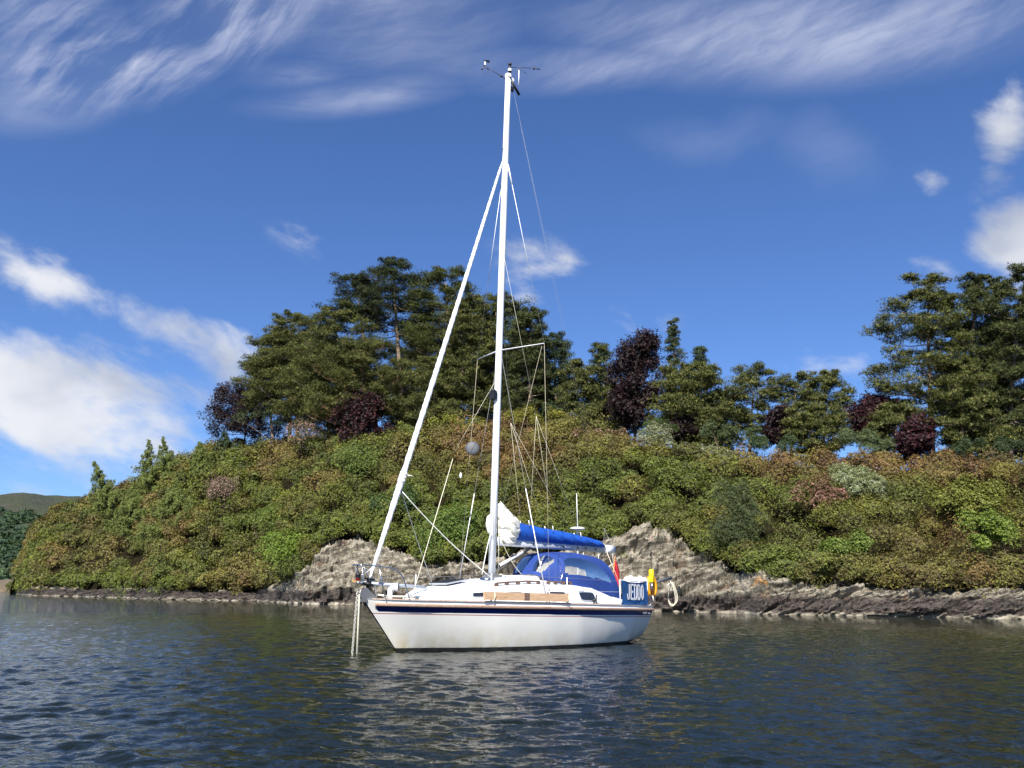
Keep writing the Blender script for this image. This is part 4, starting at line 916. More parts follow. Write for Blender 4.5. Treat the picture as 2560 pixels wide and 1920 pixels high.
brn=np.clip((nz-.42)*3.2+.55*up-.25,0,1)[:,None]; reg=(1-brn)*np.array([(.085,.105,.018)])+brn*np.array([(.150,.088,.040)]); bc=(.48*PAL[ci]+.52*reg)*rg.uniform(.78,1.3,(len(pt),1))*np.array([.93,.96,.88])
Vs=[];Fs=[];Cs=[];off=0
for lv in range(4):
    lo_=[0,.95,1.3,1.7][lv]; hi_=[.95,1.3,1.7,9][lv]; s=(lod>=lo_)&(lod<hi_)
    if not s.any(): continue
    lsz=[.125,.16,.21,.28][lv]; n_=int([1150,840,520,330][lv])
    P_,N_,D_=bush_points(Cc[s],rad[s],outn[s],n_,rg,lo=-.15,lump=.26,jit=.26,upb=.2)
    tipm=(rg.random(P_.shape[:2])<.25); c_=np.repeat(bc[s][:,None,:],n_,1); nzp=vnoise(P_*1.1,77)[...,None]
    c_=c_*(.75+.5*nzp); c_=np.where((tipm&(nzp[...,0]>.3))[...,None],c_*.75+np.array([.11,.125,.014])*.75,c_)
    old_gap=(rg.random(P_.shape[:2])<.20); c_=np.where(old_gap[...,None],c_*.4+np.array([.05,.028,.015])*.6,c_)  # old leaves, share raised to paint dark gaps into the foliage
    v,f,c=rosettes(P_.reshape(-1,3),N_.reshape(-1,3),np.full(P_.shape[0]*n_,lsz)*rg.uniform(.8,1.25,P_.shape[0]*n_),c_.reshape(-1,3),rg,4)
    Vs.append(v);Fs.append(f+off);Cs.append(c);off+=len(v)
tag(meshnp('undergrowth',np.concatenate(Vs),np.concatenate(Fs),LEAF,col=np.concatenate(Cs)),kind='stuff',label='dense rhododendron thicket covering the whole island slope',cat='shrubs')
print('thicket faces',sum(len(f) for f in Fs))
BARK=mat('bark',(.2,.14,.1),.9,fn=m_dirt((.12,.085,.06),(.30,.22,.16),3,.6)); BARKR=mat('red_bark',(.4,.2,.1),.9,fn=m_dirt((.24,.12,.06),(.46,.26,.15),2.5,.6)); TWIG=mat('twigs',(.06,.045,.035),.9)
def limb(B,a,b,r0,r1,bend,rg,n=5,mi=0,sides=6):
    a=Vector(a);b=Vector(b); L=(b-a).length; o=Vector(rg.normal(size=3)*L*bend*.5); pts=[a.lerp(b,i/n)+o*math.sin(math.pi*i/n)+Vector((0,0,-L*bend*.6*math.sin(math.pi*i/n))) for i in range(n+1)]
    B.tube(pts,[r0+(r1-r0)*i/n for i in range(n+1)],sides,mi,False); return pts
def ground_at(px,Y):
    k,ds,dr,zr,dR,zR=[np.interp(px,COLS,TAB[:,i]) for i in range(6)]; t=(Y-dr)/(dR-dr); return surf(np.array(px),np.array(t),2.1)
# ---------------- single shrubs
def shrub(name,px,py,wpx,hpx,color,label,cat,kind='leaf',t=None,n=2600,size=.17,group=None,tipc=None,up_=.3,seed=1,flower=None,mat_=None,tip=.3):
    """px,py centre in the photograph; sizes in photo pixels; stands on the slope where that sight line meets it"""
    rg=np.random.default_rng(seed)
    if t is None:
        ts=np.linspace(-.05,1.6,300); S_=surf(np.full(300,px),ts); d=rayd(px,py); zl=CAM_H+d[2]*S_[:,1]; 
        j=np.argmin(np.abs(zl-S_[:,2])) if (zl<S_[:,2]+.0).any() else 180; t=ts[j]
    S0=surf(np.array(px),np.array(t)); Y=S0[1]; c=at(px,py,Y-1.0); w=wpx/F_PX*Y*.5; h=hpx/F_PX*Y*.5
    gz=ground_at(px,Y)[2]; base=np.array([c[0],c[1]+.8,min(gz,c[2]-h)]); root=empty(name,base,0,label,cat,group)
    m=max(5,int(w*h*1.1)+4); rr=min(w,h)*rg.uniform(.42,.62,m); ang=rg.uniform(0,2*np.pi,m); q=rg.random(m)**.5
    Cn=np.stack([c[0]+np.cos(ang)*q*(w-rr*.8).clip(0),c[1]+rg.uniform(-.6,.8,m),c[2]+np.sin(ang)*q*(h-rr*.8).clip(0)],-1)
    Cn[:,1]+= (Cn[:,2]-c[2])*.55
    ou=norm(np.array([-.1,-.6,.6])*np.ones((m,3))); npd=max(40,n//m)
    P_,N_,D_=bush_points(Cn,rr,ou,npd,rg,lo=-.3,sq=1.0,lump=.35,seed=seed)
    N_=norm(N_+np.array([0,0,up_])); cc_=np.array(color)*rg.uniform(.75,1.25,P_.shape[:2])[...,None]
    if tipc is not None: cc_=np.where((rg.random(P_.shape[:2])<tip)[...,None],np.array(tipc),cc_)
    if flower is not None: cc_=np.where((rg.random(P_.shape[:2])<flower[0])[...,None],np.array(flower[1]),cc_)
    tall=1.0
    v,f,cl=rosettes(P_.reshape(-1,3),N_.reshape(-1,3),size*rg.uniform(.75,1.3,P_.shape[0]*npd),cc_.reshape(-1,3),rg,4 if kind!='fine' else 5,.6,.45 if kind!='fine' else .2)
    meshnp('crown',v-base,f,mat_ or LEAF,root,cl)
    B=MB()
    for q in range(5):
        j=rg.integers(0,m); limb(B,(0,0,-.2),Cn[j]-base,.05,.015,.25,rg)
    B.build('stem',BARK,root); return root
SHR=[ # name px py w h color label cat kw
('rhododendron',735,1375,210,120,(.10,.16,.016),'lime green rhododendron bush over the water, left of the pale cliff behind the bow','shrub',dict(tipc=(.16,.22,.03),n=4200,t=.04)),
('rhododendron',690,1300,150,90,(.085,.12,.018),'mid green rhododendron rising above the lime green bush left of the bow','shrub',dict(tipc=(.14,.18,.03),n=2600)),
('rhododendron',985,1250,150,100,(.04,.075,.02),'dark green rhododendron directly behind the furled headsail low down','shrub',dict(n=2600,tipc=(.08,.12,.03))),
('rhododendron',1130,1330,210,150,(.07,.115,.018),'green rhododendron hanging over the rocks between the headsail and the mast','shrub',dict(tipc=(.13,.18,.03),n=4200,t=.05)),
('rhododendron',900,1150,150,110,(.08,.115,.02),'fresh green bush beside the headsail high on the slope','shrub',dict(n=2400,tipc=(.13,.17,.03))),
('rhododendron',1540,1400,0,0,None,None,None,None),
('rhododendron',2480,1330,150,130,(.105,.15,.02),'bright green rhododendron low at the right edge of the island','shrub',dict(tipc=(.18,.23,.04),n=3600,t=.05)),
('rhododendron',2420,1250,230,110,(.125,.135,.02),'yellow green rhododendron mound high above the right end of the shore','shrub',dict(tipc=(.19,.20,.04),n=3600)),
('rhododendron',2130,1370,160,80,(.09,.13,.02),'light green rhododendron leaning over the dark hollow in the right hand rocks','shrub',dict(tipc=(.16,.20,.04),n=2600,t=.03)),
('flowering_shrub',550,1222,110,80,(.10,.085,.045),'shrub speckled with pale pink blossom beside the drooping larches','flowering shrub',dict(flower=(.42,(.36,.22,.20)),n=2000)),
('flowering_shrub',770,1075,130,80,(.085,.08,.035),'dull pink blossom shrub under the pines above the larches','flowering shrub',dict(flower=(.3,(.33,.19,.17)),n=1800)),
('flowering_shrub',1500,1095,160,70,(.13,.09,.035),'shrub with faded pink blossom on the brow right of the mast','flowering shrub',dict(flower=(.35,(.38,.24,.20)),n=2600,t=.9)),
('flowering_shrub',2040,1240,170,110,(.12,.07,.035),'reddish brown flowering shrub left of the large silvery willow','flowering shrub',dict(flower=(.2,(.32,.16,.13)),n=2600)),
('willow_shrub',1640,1098,100,90,(.27,.28,.16),'small silvery willow with upright plumes on the ridge','willow',dict(kind='fine',tipc=(.36,.38,.27),n=2400,size=.26,up_=1.6,t=.97)),
('willow_shrub',1765,1140,150,80,(.17,.18,.09),'pale olive willow scrub just right of the plumed silvery willow','willow',dict(kind='fine',tipc=(.28,.28,.17),n=2400,size=.24,up_=.9,t=.93)),
('willow_shrub',2155,1205,170,110,(.21,.23,.10),'large silvery green willow in the middle of the right hand slope','willow',dict(kind='fine',tipc=(.30,.34,.22),n=3200,size=.25,up_=.6)),
('willow_shrub',1835,1290,150,190,(.052,.066,.022),'dark soft leaved willow column above the right end of the pale cliff','willow',dict(kind='fine',n=4200,size=.2,t=.07,tipc=(.07,.09,.035))),
('willow_shrub',2160,1100,190,80,(.075,.10,.04),'round grey green willow under the gap in the skyline trees','willow',dict(kind='fine',n=3000,size=.24,t=1.1,tipc=(.12,.15,.06))),
('willow_shrub',1930,1105,150,60,(.055,.08,.03),'low green scrub under the slender skyline pines','scrub bush',dict(kind='fine',n=2000,size=.22,t=1.08)),
('willow_shrub',1650,1060,120,50,(.07,.10,.03),'small green bush at the foot of the tall copper beech','scrub bush',dict(kind='fine',n=1400,size=.22,t=1.08)),
('willow_shrub',2470,1120,240,60,(.045,.065,.025),'dark green scrub under the pines at the right edge','scrub bush',dict(kind='fine',n=3600,size=.24,t=1.05)),
('scrub_bush',700,1045,260,70,(.05,.07,.025),'dark scrub at the foot of the left hand tall pines','scrub bush',dict(kind='fine',n=3000,size=.24,t=1.12,tipc=(.09,.115,.04))),
('scrub_bush',1010,1030,240,70,(.055,.075,.025),'dark scrub at the foot of the sparse pine','scrub bush',dict(kind='fine',n=3000,size=.24,t=1.15,tipc=(.10,.12,.04))),
('scrub_bush',1430,1020,160,50,(.055,.075,.025),'scrub in the notch just left of the tall copper beech','scrub bush',dict(kind='fine',n=2000,size=.24,t=1.12,tipc=(.10,.12,.04))),
('scrub_bush',1820,1080,200,50,(.06,.08,.03),'scrub under the broad layered pine','scrub bush',dict(kind='fine',n=2200,size=.24,t=1.1,tipc=(.10,.13,.045))),
('rhododendron',1330,1042,170,60,(.16,.15,.02),'yellow green rhododendron crest behind the mast at mid height','shrub',dict(n=2600,t=.97,tipc=(.20,.20,.03))),
('rhododendron',1150,1062,180,60,(.15,.16,.02),'yellow green rhododendron crest between headsail and mast','shrub',dict(n=2600,t=.97,tipc=(.20,.21,.03))),
('rhododendron',1090,1110,130,80,(.03,.05,.016),'dark green bush below the pines left of the mast','shrub',dict(n=2000,t=.9)),
('rhododendron',1590,1360,90,60,(.05,.075,.03),'small dusty green bush perched on the pale cliff behind the stern','shrub',dict(kind='fine',n=1500,size=.18,t=-.02)),
]
for i,(nm,px,py,w,h,c,lb,ct_,kw) in enumerate(SHR):
    if c is None: continue
    shrub(nm,px,py,w,h,c,lb,ct_,seed=100+i,**kw)
# ================================================================== TREES
def tufts(C,Nm,size,col,rg,blades=5,wid=.10):
    n=len(C); a,b=frames(Nm,rg); V=np.zeros((n,blades,3,3),np.float32); Cc=np.zeros((n,blades,3,3),np.float32)
    for l in range(blades):
        an=2*np.pi*l/blades+rg.uniform(-.6,.6,n); tl=rg.uniform(.15,1.15,n); sz=size*rg.uniform(.7,1.2,n)
        d=(a*np.cos(an)[:,None]+b*np.sin(an)[:,None])*np.cos(tl)[:,None]+Nm*np.sin(tl)[:,None]; s=norm(np.cross(d,Nm+.01))
        V[:,l,0]=C-s*(sz*wid)[:,None]; V[:,l,1]=C+s*(sz*wid)[:,None]; V[:,l,2]=C+d*sz[:,None]
        Cc[:,l]=(col*rg.uniform(.8,1.2,(n,1)))[:,None,:]
    return V.reshape(-1,3),np.arange(n*blades*3).reshape(-1,3),Cc.reshape(-1,3)
def pine(px,ytop,x0,x1,ybot,off,label,group=None,dens=1.,col=(.060,.080,.028),tip=(.150,.165,.055),trunkx=None,bark=None,lean=0.,seed=1,pads=None,shape='round',ts=.35,flat=.60,cb=None,name='pine_tree',cat='pine tree'):
    """px crown top column; x0,x1 crown sides, ytop crown top, ybot crown bottom (photo pixels); off metres behind the ridge"""
    rg=np.random.default_rng(seed); xm=(x0+x1)/2; wf=1.28 if px<1400 else 1.12; x0=xm-(xm-x0)*wf; x1=xm+(x1-xm)*wf; ybot=ybot+(45 if ybot>900 else 0); cx_=(x0+x1)/2; tx=trunkx if trunkx is not None else cx_
    k,ds,dr,zr,dR,zR=[np.interp(tx,COLS,TAB[:,i]) for i in range(6)]; Y=dR+off
    g=ground_at(tx,Y); base=np.array([g[0],Y,g[2]-.6]); top=at(px,ytop,Y); zb=at(cx_,ybot,Y)[2]; mpp=Y/F_PX
    H=top[2]-base[2]; W_=(x1-x0)*.5*mpp; xc=at(cx_,(ytop+ybot)/2,Y)[0]
    root=empty(name,base,0,label,cat,group)
    # trunk axis
    def axis(z):
        t=(z-base[2])/H; return np.array([base[0]+(top[0]-base[0])*t**1.4+.35*math.sin(t*5+seed)*H*.02,Y+.3*math.sin(t*4+seed*2)*H*.015,z])
    B=MB(); r0=.014*H+.10; tp_=[Vector(axis(base[2]+H*t)-base) for t in np.linspace(0,.97,14)]
    B.tube(tp_,[r0*(1.25-.25*min(1,t*8))*(1-.9*t) for t in np.linspace(0,.97,14)],8,0,True)
    Hc=top[2]-zb; nb=int(np.clip((12+Hc*1.5+W_*1.2)*(dens**.8),14,56)); Pc=[];Pr=[]
    xl=at(x0,(ytop+ybot)/2,Y)[0]; xr=at(x1,(ytop+ybot)/2,Y)[0]
    SHP={'round':([0,.15,.4,.7,.9,1],[.7,.95,1,.9,.68,.3]),'cone':([0,.2,.5,.8,1],[.9,1,.66,.34,.06]),'flat':([0,.3,.6,.85,1],[.62,.95,1,.78,.35])}[shape]
    for i in range(nb):
        f=(i+rg.uniform(.1,.9))/nb; z=zb+Hc*f; ax_=axis(z); a=i*2.39996+rg.uniform(-.6,.6); dx,dy=math.cos(a),math.sin(a)
        ext=(xr-ax_[0]) if dx>0 else (ax_[0]-xl); ext=max(.25*W_,ext); Lb=ip(f,*SHP)*(abs(dx)*ext+(1-abs(dx))*W_*.9)*rg.uniform(.6,1.1); Lb=max(.5,Lb-.2)*1.08
        p=np.array([ax_[0]+dx*Lb,Y+dy*Lb*.85,z+Lb*rg.uniform(-.08,.16)]); zs=max(base[2]+H*.2,z-Lb*rg.uniform(.1,.3)); s0=axis(zs); rr=max(.035,r0*(1-(zs-base[2])/H)*.45)
        pts=limb(B,s0-base,p-base-np.array([0,0,.2]),rr,.02,.14,rg,6,0,5)
        kp=int(2+Lb*1.3)
        for q in range(kp):
            s_=.42+.58*(q+.5)/kp; c=s0+(p-s0)*s_+np.array([-dy,dx*.85,0])*rg.normal()*.20*Lb*(.4+s_)+np.array([0,0,rg.uniform(-.5,.75)*min(1,Lb*.5)]); R=rg.uniform(.65,1.15)*min(1.6,max(.55,.20*Lb+.55)); Pc.append(c);Pr.append(R)
            e=c-np.array([0,0,R*.15]); j=min(5,int(s_*6)); limb(B,pts[j],Vector(e-base),.02,.009,.1,rg,3,0,4)
    for f in np.linspace(.72,.99,6): Pc.append(axis(zb+Hc*f)+rg.normal(size=3)*np.array([.3,.3,.1])); Pr.append(min(1.,W_*.35)*(1.25-f*.6))
    Pc=np.array(Pc);Pr=np.array(Pr); m=len(Pc); per=int(np.clip(60*dens**.5*(Pr.mean()/.9)**2,38,90))
    D=sphere_dirs(m*per,rg).reshape(m,per,3); D[...,2]=np.where(D[...,2]<-.35,-D[...,2],D[...,2]); rr_=rg.random((m,per))**.5
    lum=.6+.8*vnoise((Pc[:,None,:]+D*Pr[:,None,None])*1.8,seed)
    P_=Pc[:,None,:]+D*(Pr[:,None]*rr_*lum)[...,None]*np.array([1,1,flat]); No=norm(D*.7+np.array([0,0,.8])+rg.normal(size=D.shape)*.2)
    cl=np.where((rg.random((m,per))<.4)[...,None],np.array(tip),np.array(col))*(.8+.4*rg.random((m,1,1)))
    cl=cl*np.array([1.15,1.03,.92]); v,f,c=tufts(P_.reshape(-1,3),No.reshape(-1,3),ts*rg.uniform(.7,1.2,m*per),cl.reshape(-1,3),rg,6,.085)
    B.build('trunk',bark or BARK,root); meshnp('crown',v-base,f,NEED,root,c); return root
GP='pines on the island skyline'
PN=[ # px,ytop,x0,x1,ybot,off, label, kw
(655,905,600,712,985,6,'low spreading pine at the left end of the tall pine group',dict(shape='flat',seed=3)),
(725,785,660,812,1010,9,'broad dense pine second from the left in the tall group',dict(dens=1.35,seed=4,trunkx=722)),
(700,830,630,770,960,4,'leaning dense pine in front of the left end of the tall group',dict(dens=1.2,seed=5,trunkx=700)),
(835,770,765,930,1000,7,'dark dense pine just left of the tall sparse pine',dict(dens=1.3,seed=6,trunkx=850)),
(985,650,905,1062,830,12,'tallest sparse pine with bare grey trunk and open crown',dict(dens=.72,seed=7,trunkx=990,bark=BARK,col=(.03,.045,.022),tip=(.06,.08,.035),ts=.36,flat=.6)),
(885,690,830,935,800,11,'thin dark pine limb crown left of the tallest sparse pine',dict(dens=.7,seed=8,trunkx=930,col=(.03,.045,.022),tip=(.06,.08,.035),ts=.36,flat=.6)),
(905,860,800,1000,1000,3,'pine with orange red trunk in front of the tall group',dict(dens=1.1,seed=9,trunkx=896,bark=BARKR)),
(1110,676,1035,1200,960,10,'tall full pine immediately left of the mast',dict(dens=1.4,seed=10,trunkx=1115,tip=(.10,.125,.04))),
(1180,745,1110,1250,1010,5,'bushy pine behind the mast spreaders',dict(dens=1.2,seed=11,trunkx=1130)),
(1240,742,1170,1330,1000,11,'dense dark pine rising behind the mast',dict(dens=1.4,seed=12,trunkx=1245,col=(.045,.065,.028))),
(1330,772,1270,1368,1040,8,'dark pine forming the right edge of the tall group',dict(dens=1.5,seed=13,trunkx=1318,col=(.04,.058,.024),tip=(.09,.11,.04))),
(1060,900,985,1150,1060,2,'low pine boughs beneath the tall group, left of the mast',dict(dens=1.1,seed=14)),
(1383,838,1352,1440,1010,12,'slim blue green pine just right of the tall group',dict(dens=1.1,seed=15,col=(.035,.06,.035),tip=(.07,.10,.055))),
(1440,905,1400,1500,1055,5,'low dark pine between the slim pine and the tall copper beech',dict(dens=1.2,seed=16)),
(1497,862,1462,1535,990,10,'small pine at the left shoulder of the tall copper beech',dict(dens=1.2,seed=17,col=(.035,.06,.03))),
(1685,802,1650,1735,960,12,'pointed pine behind the right side of the tall copper beech',dict(shape='cone',dens=1.1,seed=18,col=(.045,.07,.04),tip=(.09,.12,.07))),
(1752,872,1705,1800,1010,11,'paler pointed pine right of the first pointed pine',dict(shape='cone',dens=1.1,seed=19,col=(.045,.07,.038),tip=(.09,.12,.06))),
(1730,915,1640,1830,1080,4,'broad layered green pine in front of the two pointed pines',dict(dens=1.3,seed=20,shape='flat')),
(1890,925,1818,1955,1030,12,'open pine with airy trunks, first of the three in the skyline gap',dict(dens=.8,seed=21,shape='flat',flat=.6)),
(1990,942,1935,2055,1040,13,'middle pine of the three in the skyline gap',dict(dens=.85,seed=22,shape='flat',flat=.6)),
(2060,932,2010,2150,1070,11,'third pine of the skyline gap with a tufted top',dict(dens=.9,seed=23,flat=.6)),
(2035,1020,1972,2110,1105,4,'low flat topped pine below the three skyline pines',dict(dens=1.1,seed=24,shape='flat',flat=.42)),
(2325,690,2190,2400,1010,8,'tall layered pine with pale forked trunk at the right',dict(dens=.82,seed=25,shape='round',trunkx=2360,flat=.45,cb=1)),
(2250,1020,2180,2330,1110,5,'lower boughs pine left of the pale forked trunk',dict(dens=1.0,seed=26,shape='flat')),
(2450,690,2370,2560,1080,11,'very tall dark pine at the right edge of the photo',dict(dens=1.35,seed=27,trunkx=2450,col=(.042,.06,.026),tip=(.095,.115,.042))),
(2560,676,2470,2660,1090,8,'rightmost dark pine partly cut off by the picture edge',dict(dens=1.35,seed=28,trunkx=2565,col=(.042,.06,.026),tip=(.095,.115,.042))),
(2410,900,2340,2490,1100,5,'bushy mid height pine between the two tall right hand pines',dict(dens=1.1,seed=29,trunkx=2440)),
(790,860,720,900,1040,15,'shaded pine filling the back of the tall group on the left',dict(dens=1.3,seed=51)),
(1050,820,960,1130,1040,16,'shaded pine filling behind the sparse pine and the headsail',dict(dens=1.3,seed=52)),
(1290,860,1200,1380,1050,15,'shaded pine behind the mast at the right of the tall group',dict(dens=1.3,seed=53)),
(1560,960,1440,1600,1060,14,'dark pine boughs low behind the tall copper beech',dict(dens=1.2,seed=54,shape='flat')),
(1810,990,1760,1870,1080,9,'small bushy pine between the broad pine and the skyline gap',dict(dens=1.2,seed=55)),
(2510,800,2420,2620,1100,15,'shaded pine filling behind the right edge pines',dict(dens=1.3,seed=56)),
]
for (px,yt,x0,x1,yb,off,lb,kw) in PN: pine(px,yt,x0,x1,yb,off,lb,GP,**kw)
def broadleaf(name,px,ytop,x0,x1,ybot,off,col,tip,label,cat,group,seed,mat_,n=6500,size=.27,lump=.4):
    rg=np.random.default_rng(seed); cx_=(x0+x1)/2; k,ds,dr,zr,dR,zR=[np.interp(cx_,COLS,TAB[:,i]) for i in range(6)]; Y=dR+off; mpp=Y/F_PX
    top=at(px,ytop,Y); zb=at(cx_,ybot,Y)[2]; W_=(x1-x0)*.5*mpp; H=top[2]-zb; g=ground_at(cx_,Y); base=np.array([at(cx_,ybot,Y)[0],Y,min(g[2]-.5,zb-.5)])
    root=empty(name,base,0,label,cat,group); m=int(16+W_*H*1.0); Cn=[];rr=[]
    B=MB(); B.tube([(0,0,0),(.1,.1,(zb-base[2])+H*.35),(.2,0,(zb-base[2])+H*.7)],[.05*H**.8*.35+.1,.12,.04],8)
    for i in range(m):
        f=rg.uniform(.02,.93); w=W_*math.sqrt(max(.12,1-((f-.38)/.66)**2)); a=rg.uniform(0,2*math.pi); q=rg.random()**.45; R=rg.uniform(.6,1.2)*min(1.6,W_*.34)
        p=np.array([base[0]+(top[0]-base[0])*f+math.cos(a)*q*max(0,w-R*.7),Y+math.sin(a)*q*max(0,w-R*.7)*.8,zb+H*f]); Cn.append(p);rr.append(R)
        limb(B,(.1,.05,(zb-base[2])+H*max(.05,f*.6)),p-base+np.array([0,0,R*.5]),.05,.012,.15,rg,4,0,4)
        for _ in range(2):
            e=p+norm(rg.normal(size=3)+np.array([0,0,.9]))*R*1.55; limb(B,p-base,e-base,.018,.006,.1,rg,3,0,3)
    Cn=np.array(Cn);rr=np.array(rr); per=int(1.6*n//m); ou=norm(np.array([0,-.1,1.])*np.ones((m,3)))
    P_,N_,D_=bush_points(Cn,rr,ou,per,rg,lo=-.6,sq=.9,lump=lump,seed=seed)
    P_+=rg.normal(size=P_.shape)*.30; N_=norm(N_+rg.normal(size=N_.shape)*.5)
    cl=np.where((rg.random(P_.shape[:2])<.35)[...,None],np.array(tip),np.array(col))*rg.uniform(.7,1.3,P_.shape[:2])[...,None]
    v,f,c=rosettes(P_.reshape(-1,3),N_.reshape(-1,3),size*rg.uniform(.7,1.2,m*per),cl.reshape(-1,3),rg,4,.3,.5)
    B.build('trunk',TWIG,root); meshnp('crown',v-base,f,mat_,root,c); return root
GB='copper beeches among the pines'
PC=(.014,.007,.008); PT=(.030,.013,.014)
broadleaf('copper_beech',1602,838,1500,1672,1062,7,PC,PT,'tall dark purple copper beech with twiggy top, right of the mast','copper beech',GB,41,PURP,9000)
broadleaf('copper_beech',605,966,498,725,1092,3,PC,PT,'round dark purple copper beech at the left foot of the pines','copper beech',GB,42,PURP,8000)
broadleaf('copper_beech',905,990,822,990,1112,1,PC,(.06,.018,.02),'low purple copper beech under the orange trunked pine','copper beech',GB,43,PURP,6500)
broadleaf('copper_beech',1960,1022,1900,2020,1100,7,PC,PT,'small purple copper beech below the three skyline pines','copper beech',GB,44,PURP,4200)
broadleaf('copper_beech',2180,1005,2112,2262,1085,7,(.022,.007,.009),(.045,.012,.016),'domed wine red copper beech left of the tall right hand pines','copper beech',GB,45,PURP,5200)
broadleaf('copper_beech',2300,1050,2235,2350,1130,3,(.022,.007,.009),(.05,.014,.016),'dull red copper beech under the pale forked pine','copper beech',GB,46,PURP,3600)
broadleaf('copper_beech',1710,1040,1665,1770,1100,3,PC,PT,'purple beech foliage low under the broad layered pine','copper beech',GB,47,PURP,3000)
# ---------------- larches: drooping sprays
def larch(px,ytop,x0,x1,ybot,t,label,seed,tipx=None,col=(.115,.145,.035),tip=(.20,.235,.07),n=46,group='larches on the left of the island'):
    rg=np.random.default_rng(seed); S0=surf(np.array((x0+x1)/2.),np.array(t)); Y=S0[1]-.5; mpp=Y/F_PX; top=at(px,ytop,Y); bot=at((x0+x1)/2,ybot,Y); W_=(x1-x0)*.5*mpp; H=top[2]-bot[2]
    g=ground_at((x0+x1)/2,Y); base=np.array([bot[0],Y,min(g[2],bot[2])-.3]); root=empty('larch_tree',base,0,label,'larch',group); B=MB()
    ax=lambda f: np.array([bot[0]+(top[0]-bot[0])*f**1.2,Y,bot[2]+H*f])
    B.tube([Vector(base-base)]+[Vector(ax(f)-base) for f in np.linspace(.05,1,9)],[.02*H+.08]+[(.018*H+.06)*(1-f)+.015 for f in np.linspace(.05,1,9)],7)
    PP=[];NN=[]
    for i in range(n):
        f=(i+.5)/n; w=W_*min(1,1.3*(1-f)**1.25)*rg.uniform(.55,1.2)+.12; a=i*2.4+rg.uniform(-.4,.4); d=np.array([math.cos(a),math.sin(a)*.8,0.])
        p0=ax(f); path=[]
        for s in np.linspace(0,1,7): path.append(p0+d*w*s+np.array([0,0,w*(.22*s-.38*s*s+ (.22*s**3))]))
        B.tube([Vector(q-base) for q in path],[.04*(1-f)+.018]+[.02]*5+[.008],4)
        for s in np.linspace(.12,1,int(5+w*5)):
            q=p0+d*w*s+np.array([0,0,w*(.22*s-.38*s*s+.22*s**3)])+rg.normal(size=3)*.12
            L=rg.uniform(.3,1.25)*min(1,w*.6); kk=int(4+L*8)
            for _ in range(2):
                side=np.array([-d[1],d[0],0])*rg.uniform(-.5,.5)*min(1,w*.35)
                tt_=np.linspace(0,1,kk)[:,None]; PP.append(q+side*tt_+np.array([0,0,-L])*tt_**1.3+rg.normal(size=(kk,3))*.10); NN.append(np.tile(np.array([-.1,-.35,.35])+d*.6,(kk,1)))
    for s in np.linspace(.8,1.0,16): PP.append(np.array([ax(s)])+rg.normal(size=(1,3))*.08); NN.append(np.array([[0,0,1.]]))
    P_=np.concatenate(PP);N_=norm(np.concatenate(NN)+rg.normal(size=(len(P_),3))*.4)
    cl=np.where((rg.random(len(P_))<.4)[:,None],np.array(tip),np.array(col))
    v,f,c=tufts(P_,N_,rg.uniform(.16,.34,len(P_)),cl,rg,4,.13); B.build('trunk',BARK,root); meshnp('crown',v-base,f,NEED,root,c)
larch(372,1100,300,455,1260,.86,'larch with thin upright spire, left one of the twin spires',61)
larch(408,1093,350,500,1240,.90,'larch with thin upright spire, right one of the twin spires',62)
larch(234,1153,215,360,1290,.70,'small larch leaning left beyond the low end of the island',63)
larch(500,1105,420,600,1250,.80,'broad larch with drooping boughs below the left copper beech',64,n=60)
larch(440,1200,330,560,1370,.42,'largest drooping larch in the middle of the left slope',65,n=80)
larch(330,1220,260,420,1340,.45,'low drooping larch on the far left slope',66,n=50)
larch(560,1080,500,660,1180,.93,'dark larch boughs right under the left copper beech',67,n=44,col=(.035,.055,.025),tip=(.07,.095,.04))
# ================================================================== FAR HILL AND POINT
def m_hill(n,b):
    g=n.new('ShaderNodeTexCoord').outputs['Object']; s=n.new('ShaderNodeSeparateXYZ'); n.L.new(g,s.inputs[0])
    a=n.noise(g,.03,9,.68); f=n.noise(g,.12,6,.7)
    moor=n.ramp(a,[(.3,(.028,.036,.018)),(.5,(.042,.052,.022)),(.62,(.05,.045,.03)),(.75,(.14,.13,.11))])
    wood=n.mix(n.smooth(f,.35,.65),(.022,.042,.022),(.055,.085,.035))
    zz=n.m('ADD',s.outputs[2],n.m('MULTIPLY',n.m('SUBTRACT',a,.5),70))
    n.L.new(n.mix(n.smooth(zz,62,84),wood,moor),b.inputs['Base Color'])
    bp=n.new('ShaderNodeBump'); bp.inputs['Distance'].default_value=6; n.L.new(n.m('ADD',f,a),bp.inputs['Height']); n.L.new(bp.outputs[0],b.inputs['Normal'])
HILL=mat('moorland',(.08,.08,.04),.95,fn=m_hill)
hx=np.linspace(-1500,900,200); hy=np.linspace(0,1,60); Pm=np.zeros((60,200,3))
for i,v in enumerate(hy):
    Yh=640+v*520; crest=138+30*(fbm(np.stack([hx*.006,hx*0,hx*0],-1),4,3)-.5)*2
    Pm[i,:,0]=hx*(Yh/900)-0; Pm[i,:,1]=Yh; Pm[i,:,2]=-1+crest*(v**.85)*np.clip((400-hx)/500,.15,1.)
Pm[...,2]+=(fbm(Pm*.03,5,6)-.5)*16*np.clip(hy*3,0,1)[:,None]
I=np.arange(60*200).reshape(60,200); Fq=np.stack([I[:-1,:-1],I[:-1,1:],I[1:,1:],I[1:,:-1]],-1).reshape(-1,4)
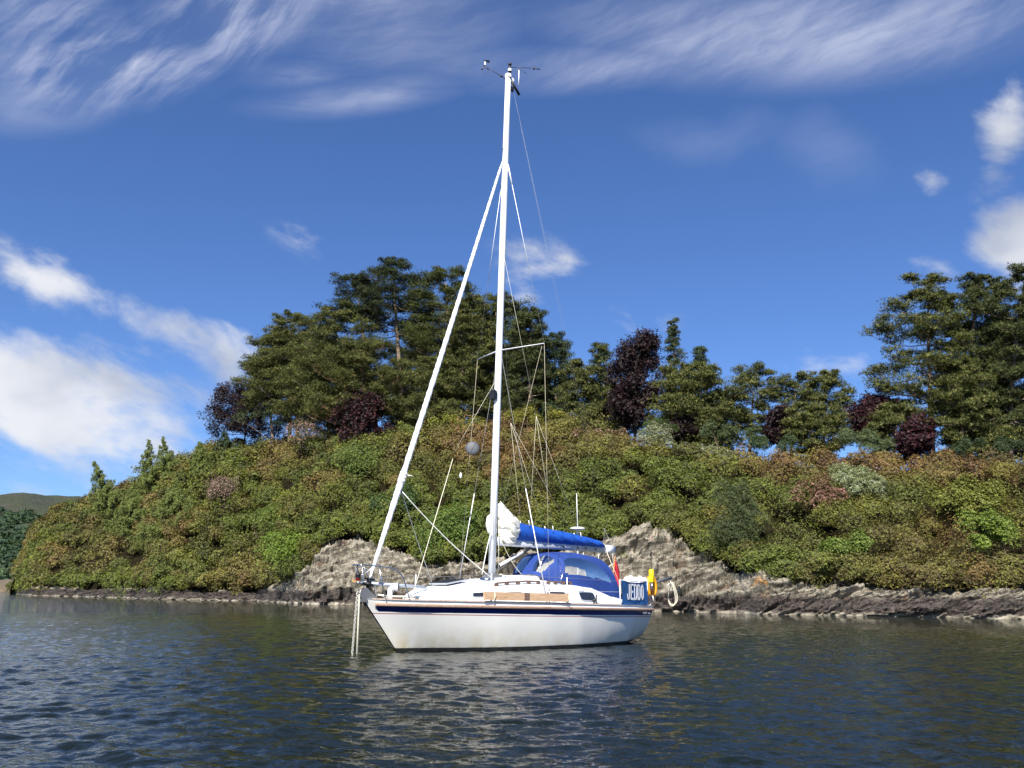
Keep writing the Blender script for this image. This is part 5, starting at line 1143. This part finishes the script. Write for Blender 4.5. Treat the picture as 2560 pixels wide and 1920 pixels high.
tag(meshnp('hill',Pm.reshape(-1,3),Fq,HILL,smooth=True),kind='structure')
# woodland on the lower hill
rg=np.random.default_rng(5); nW=3400; q=rg.random(nW)**1.1*.62; xh=rg.uniform(-1400,-150,nW); Yh=640+q*520
crest=138+30*(fbm(np.stack([xh*.006,xh*0,xh*0],-1),4,3)-.5)*2; zh=-1+crest*q**.85; Pw=np.stack([xh*(Yh/900),Yh,zh],-1); Pw[:,2]+=(fbm(Pw*.03,5,6)-.5)*16*np.clip(q*3,0,1)
D=sphere_dirs(nW*26,rg).reshape(nW,26,3); D[...,2]=abs(D[...,2]); Rw=rg.uniform(3.5,7,nW); Pt=Pw[:,None,:]+D*Rw[:,None,None]*np.array([1,1,1.1])
colw=np.array([(.035,.06,.026),(.05,.08,.03),(.03,.055,.03)])[rg.integers(0,3,nW)][:,None,:]*rg.uniform(.8,1.2,(nW,26,1))
v,f,c=rosettes(Pt.reshape(-1,3),norm(D+.3*rg.normal(size=D.shape)).reshape(-1,3),np.full(nW*26,2.2),colw.reshape(-1,3),rg,4,.3,.7)
tag(meshnp('far_woods',v,f,NEED,col=c),kind='stuff',label='green woodland covering the foot of the distant hill',cat='woodland')
# low point of shingle and rock beyond the left tip
B=[]; xs=np.linspace(-330,-90,160); tt=np.linspace(0,1,24); Pp_=np.zeros((24,160,3))
for i,t in enumerate(tt):
    Pp_[i,:,0]=xs; Pp_[i,:,1]=345+t*60+xs*.05; Pp_[i,:,2]=-1+6.0*math.sin(math.pi*min(1,t*1.05))**.7*np.clip((xs+335)/60,0,1)*1.0
Pp_[...,2]+=(fbm(Pp_*.12,5,9)-.5)*2.6; I=np.arange(24*160).reshape(24,160); Fq=np.stack([I[:-1,:-1],I[:-1,1:],I[1:,1:],I[1:,:-1]],-1).reshape(-1,4)
tag(meshnp('shore_point',Pp_.reshape(-1,3),Fq,mat('brown_shore',(.1,.08,.06),.9,fn=m_dirt((.05,.035,.025),(.17,.13,.075),.25,.8)),smooth=True),kind='structure')
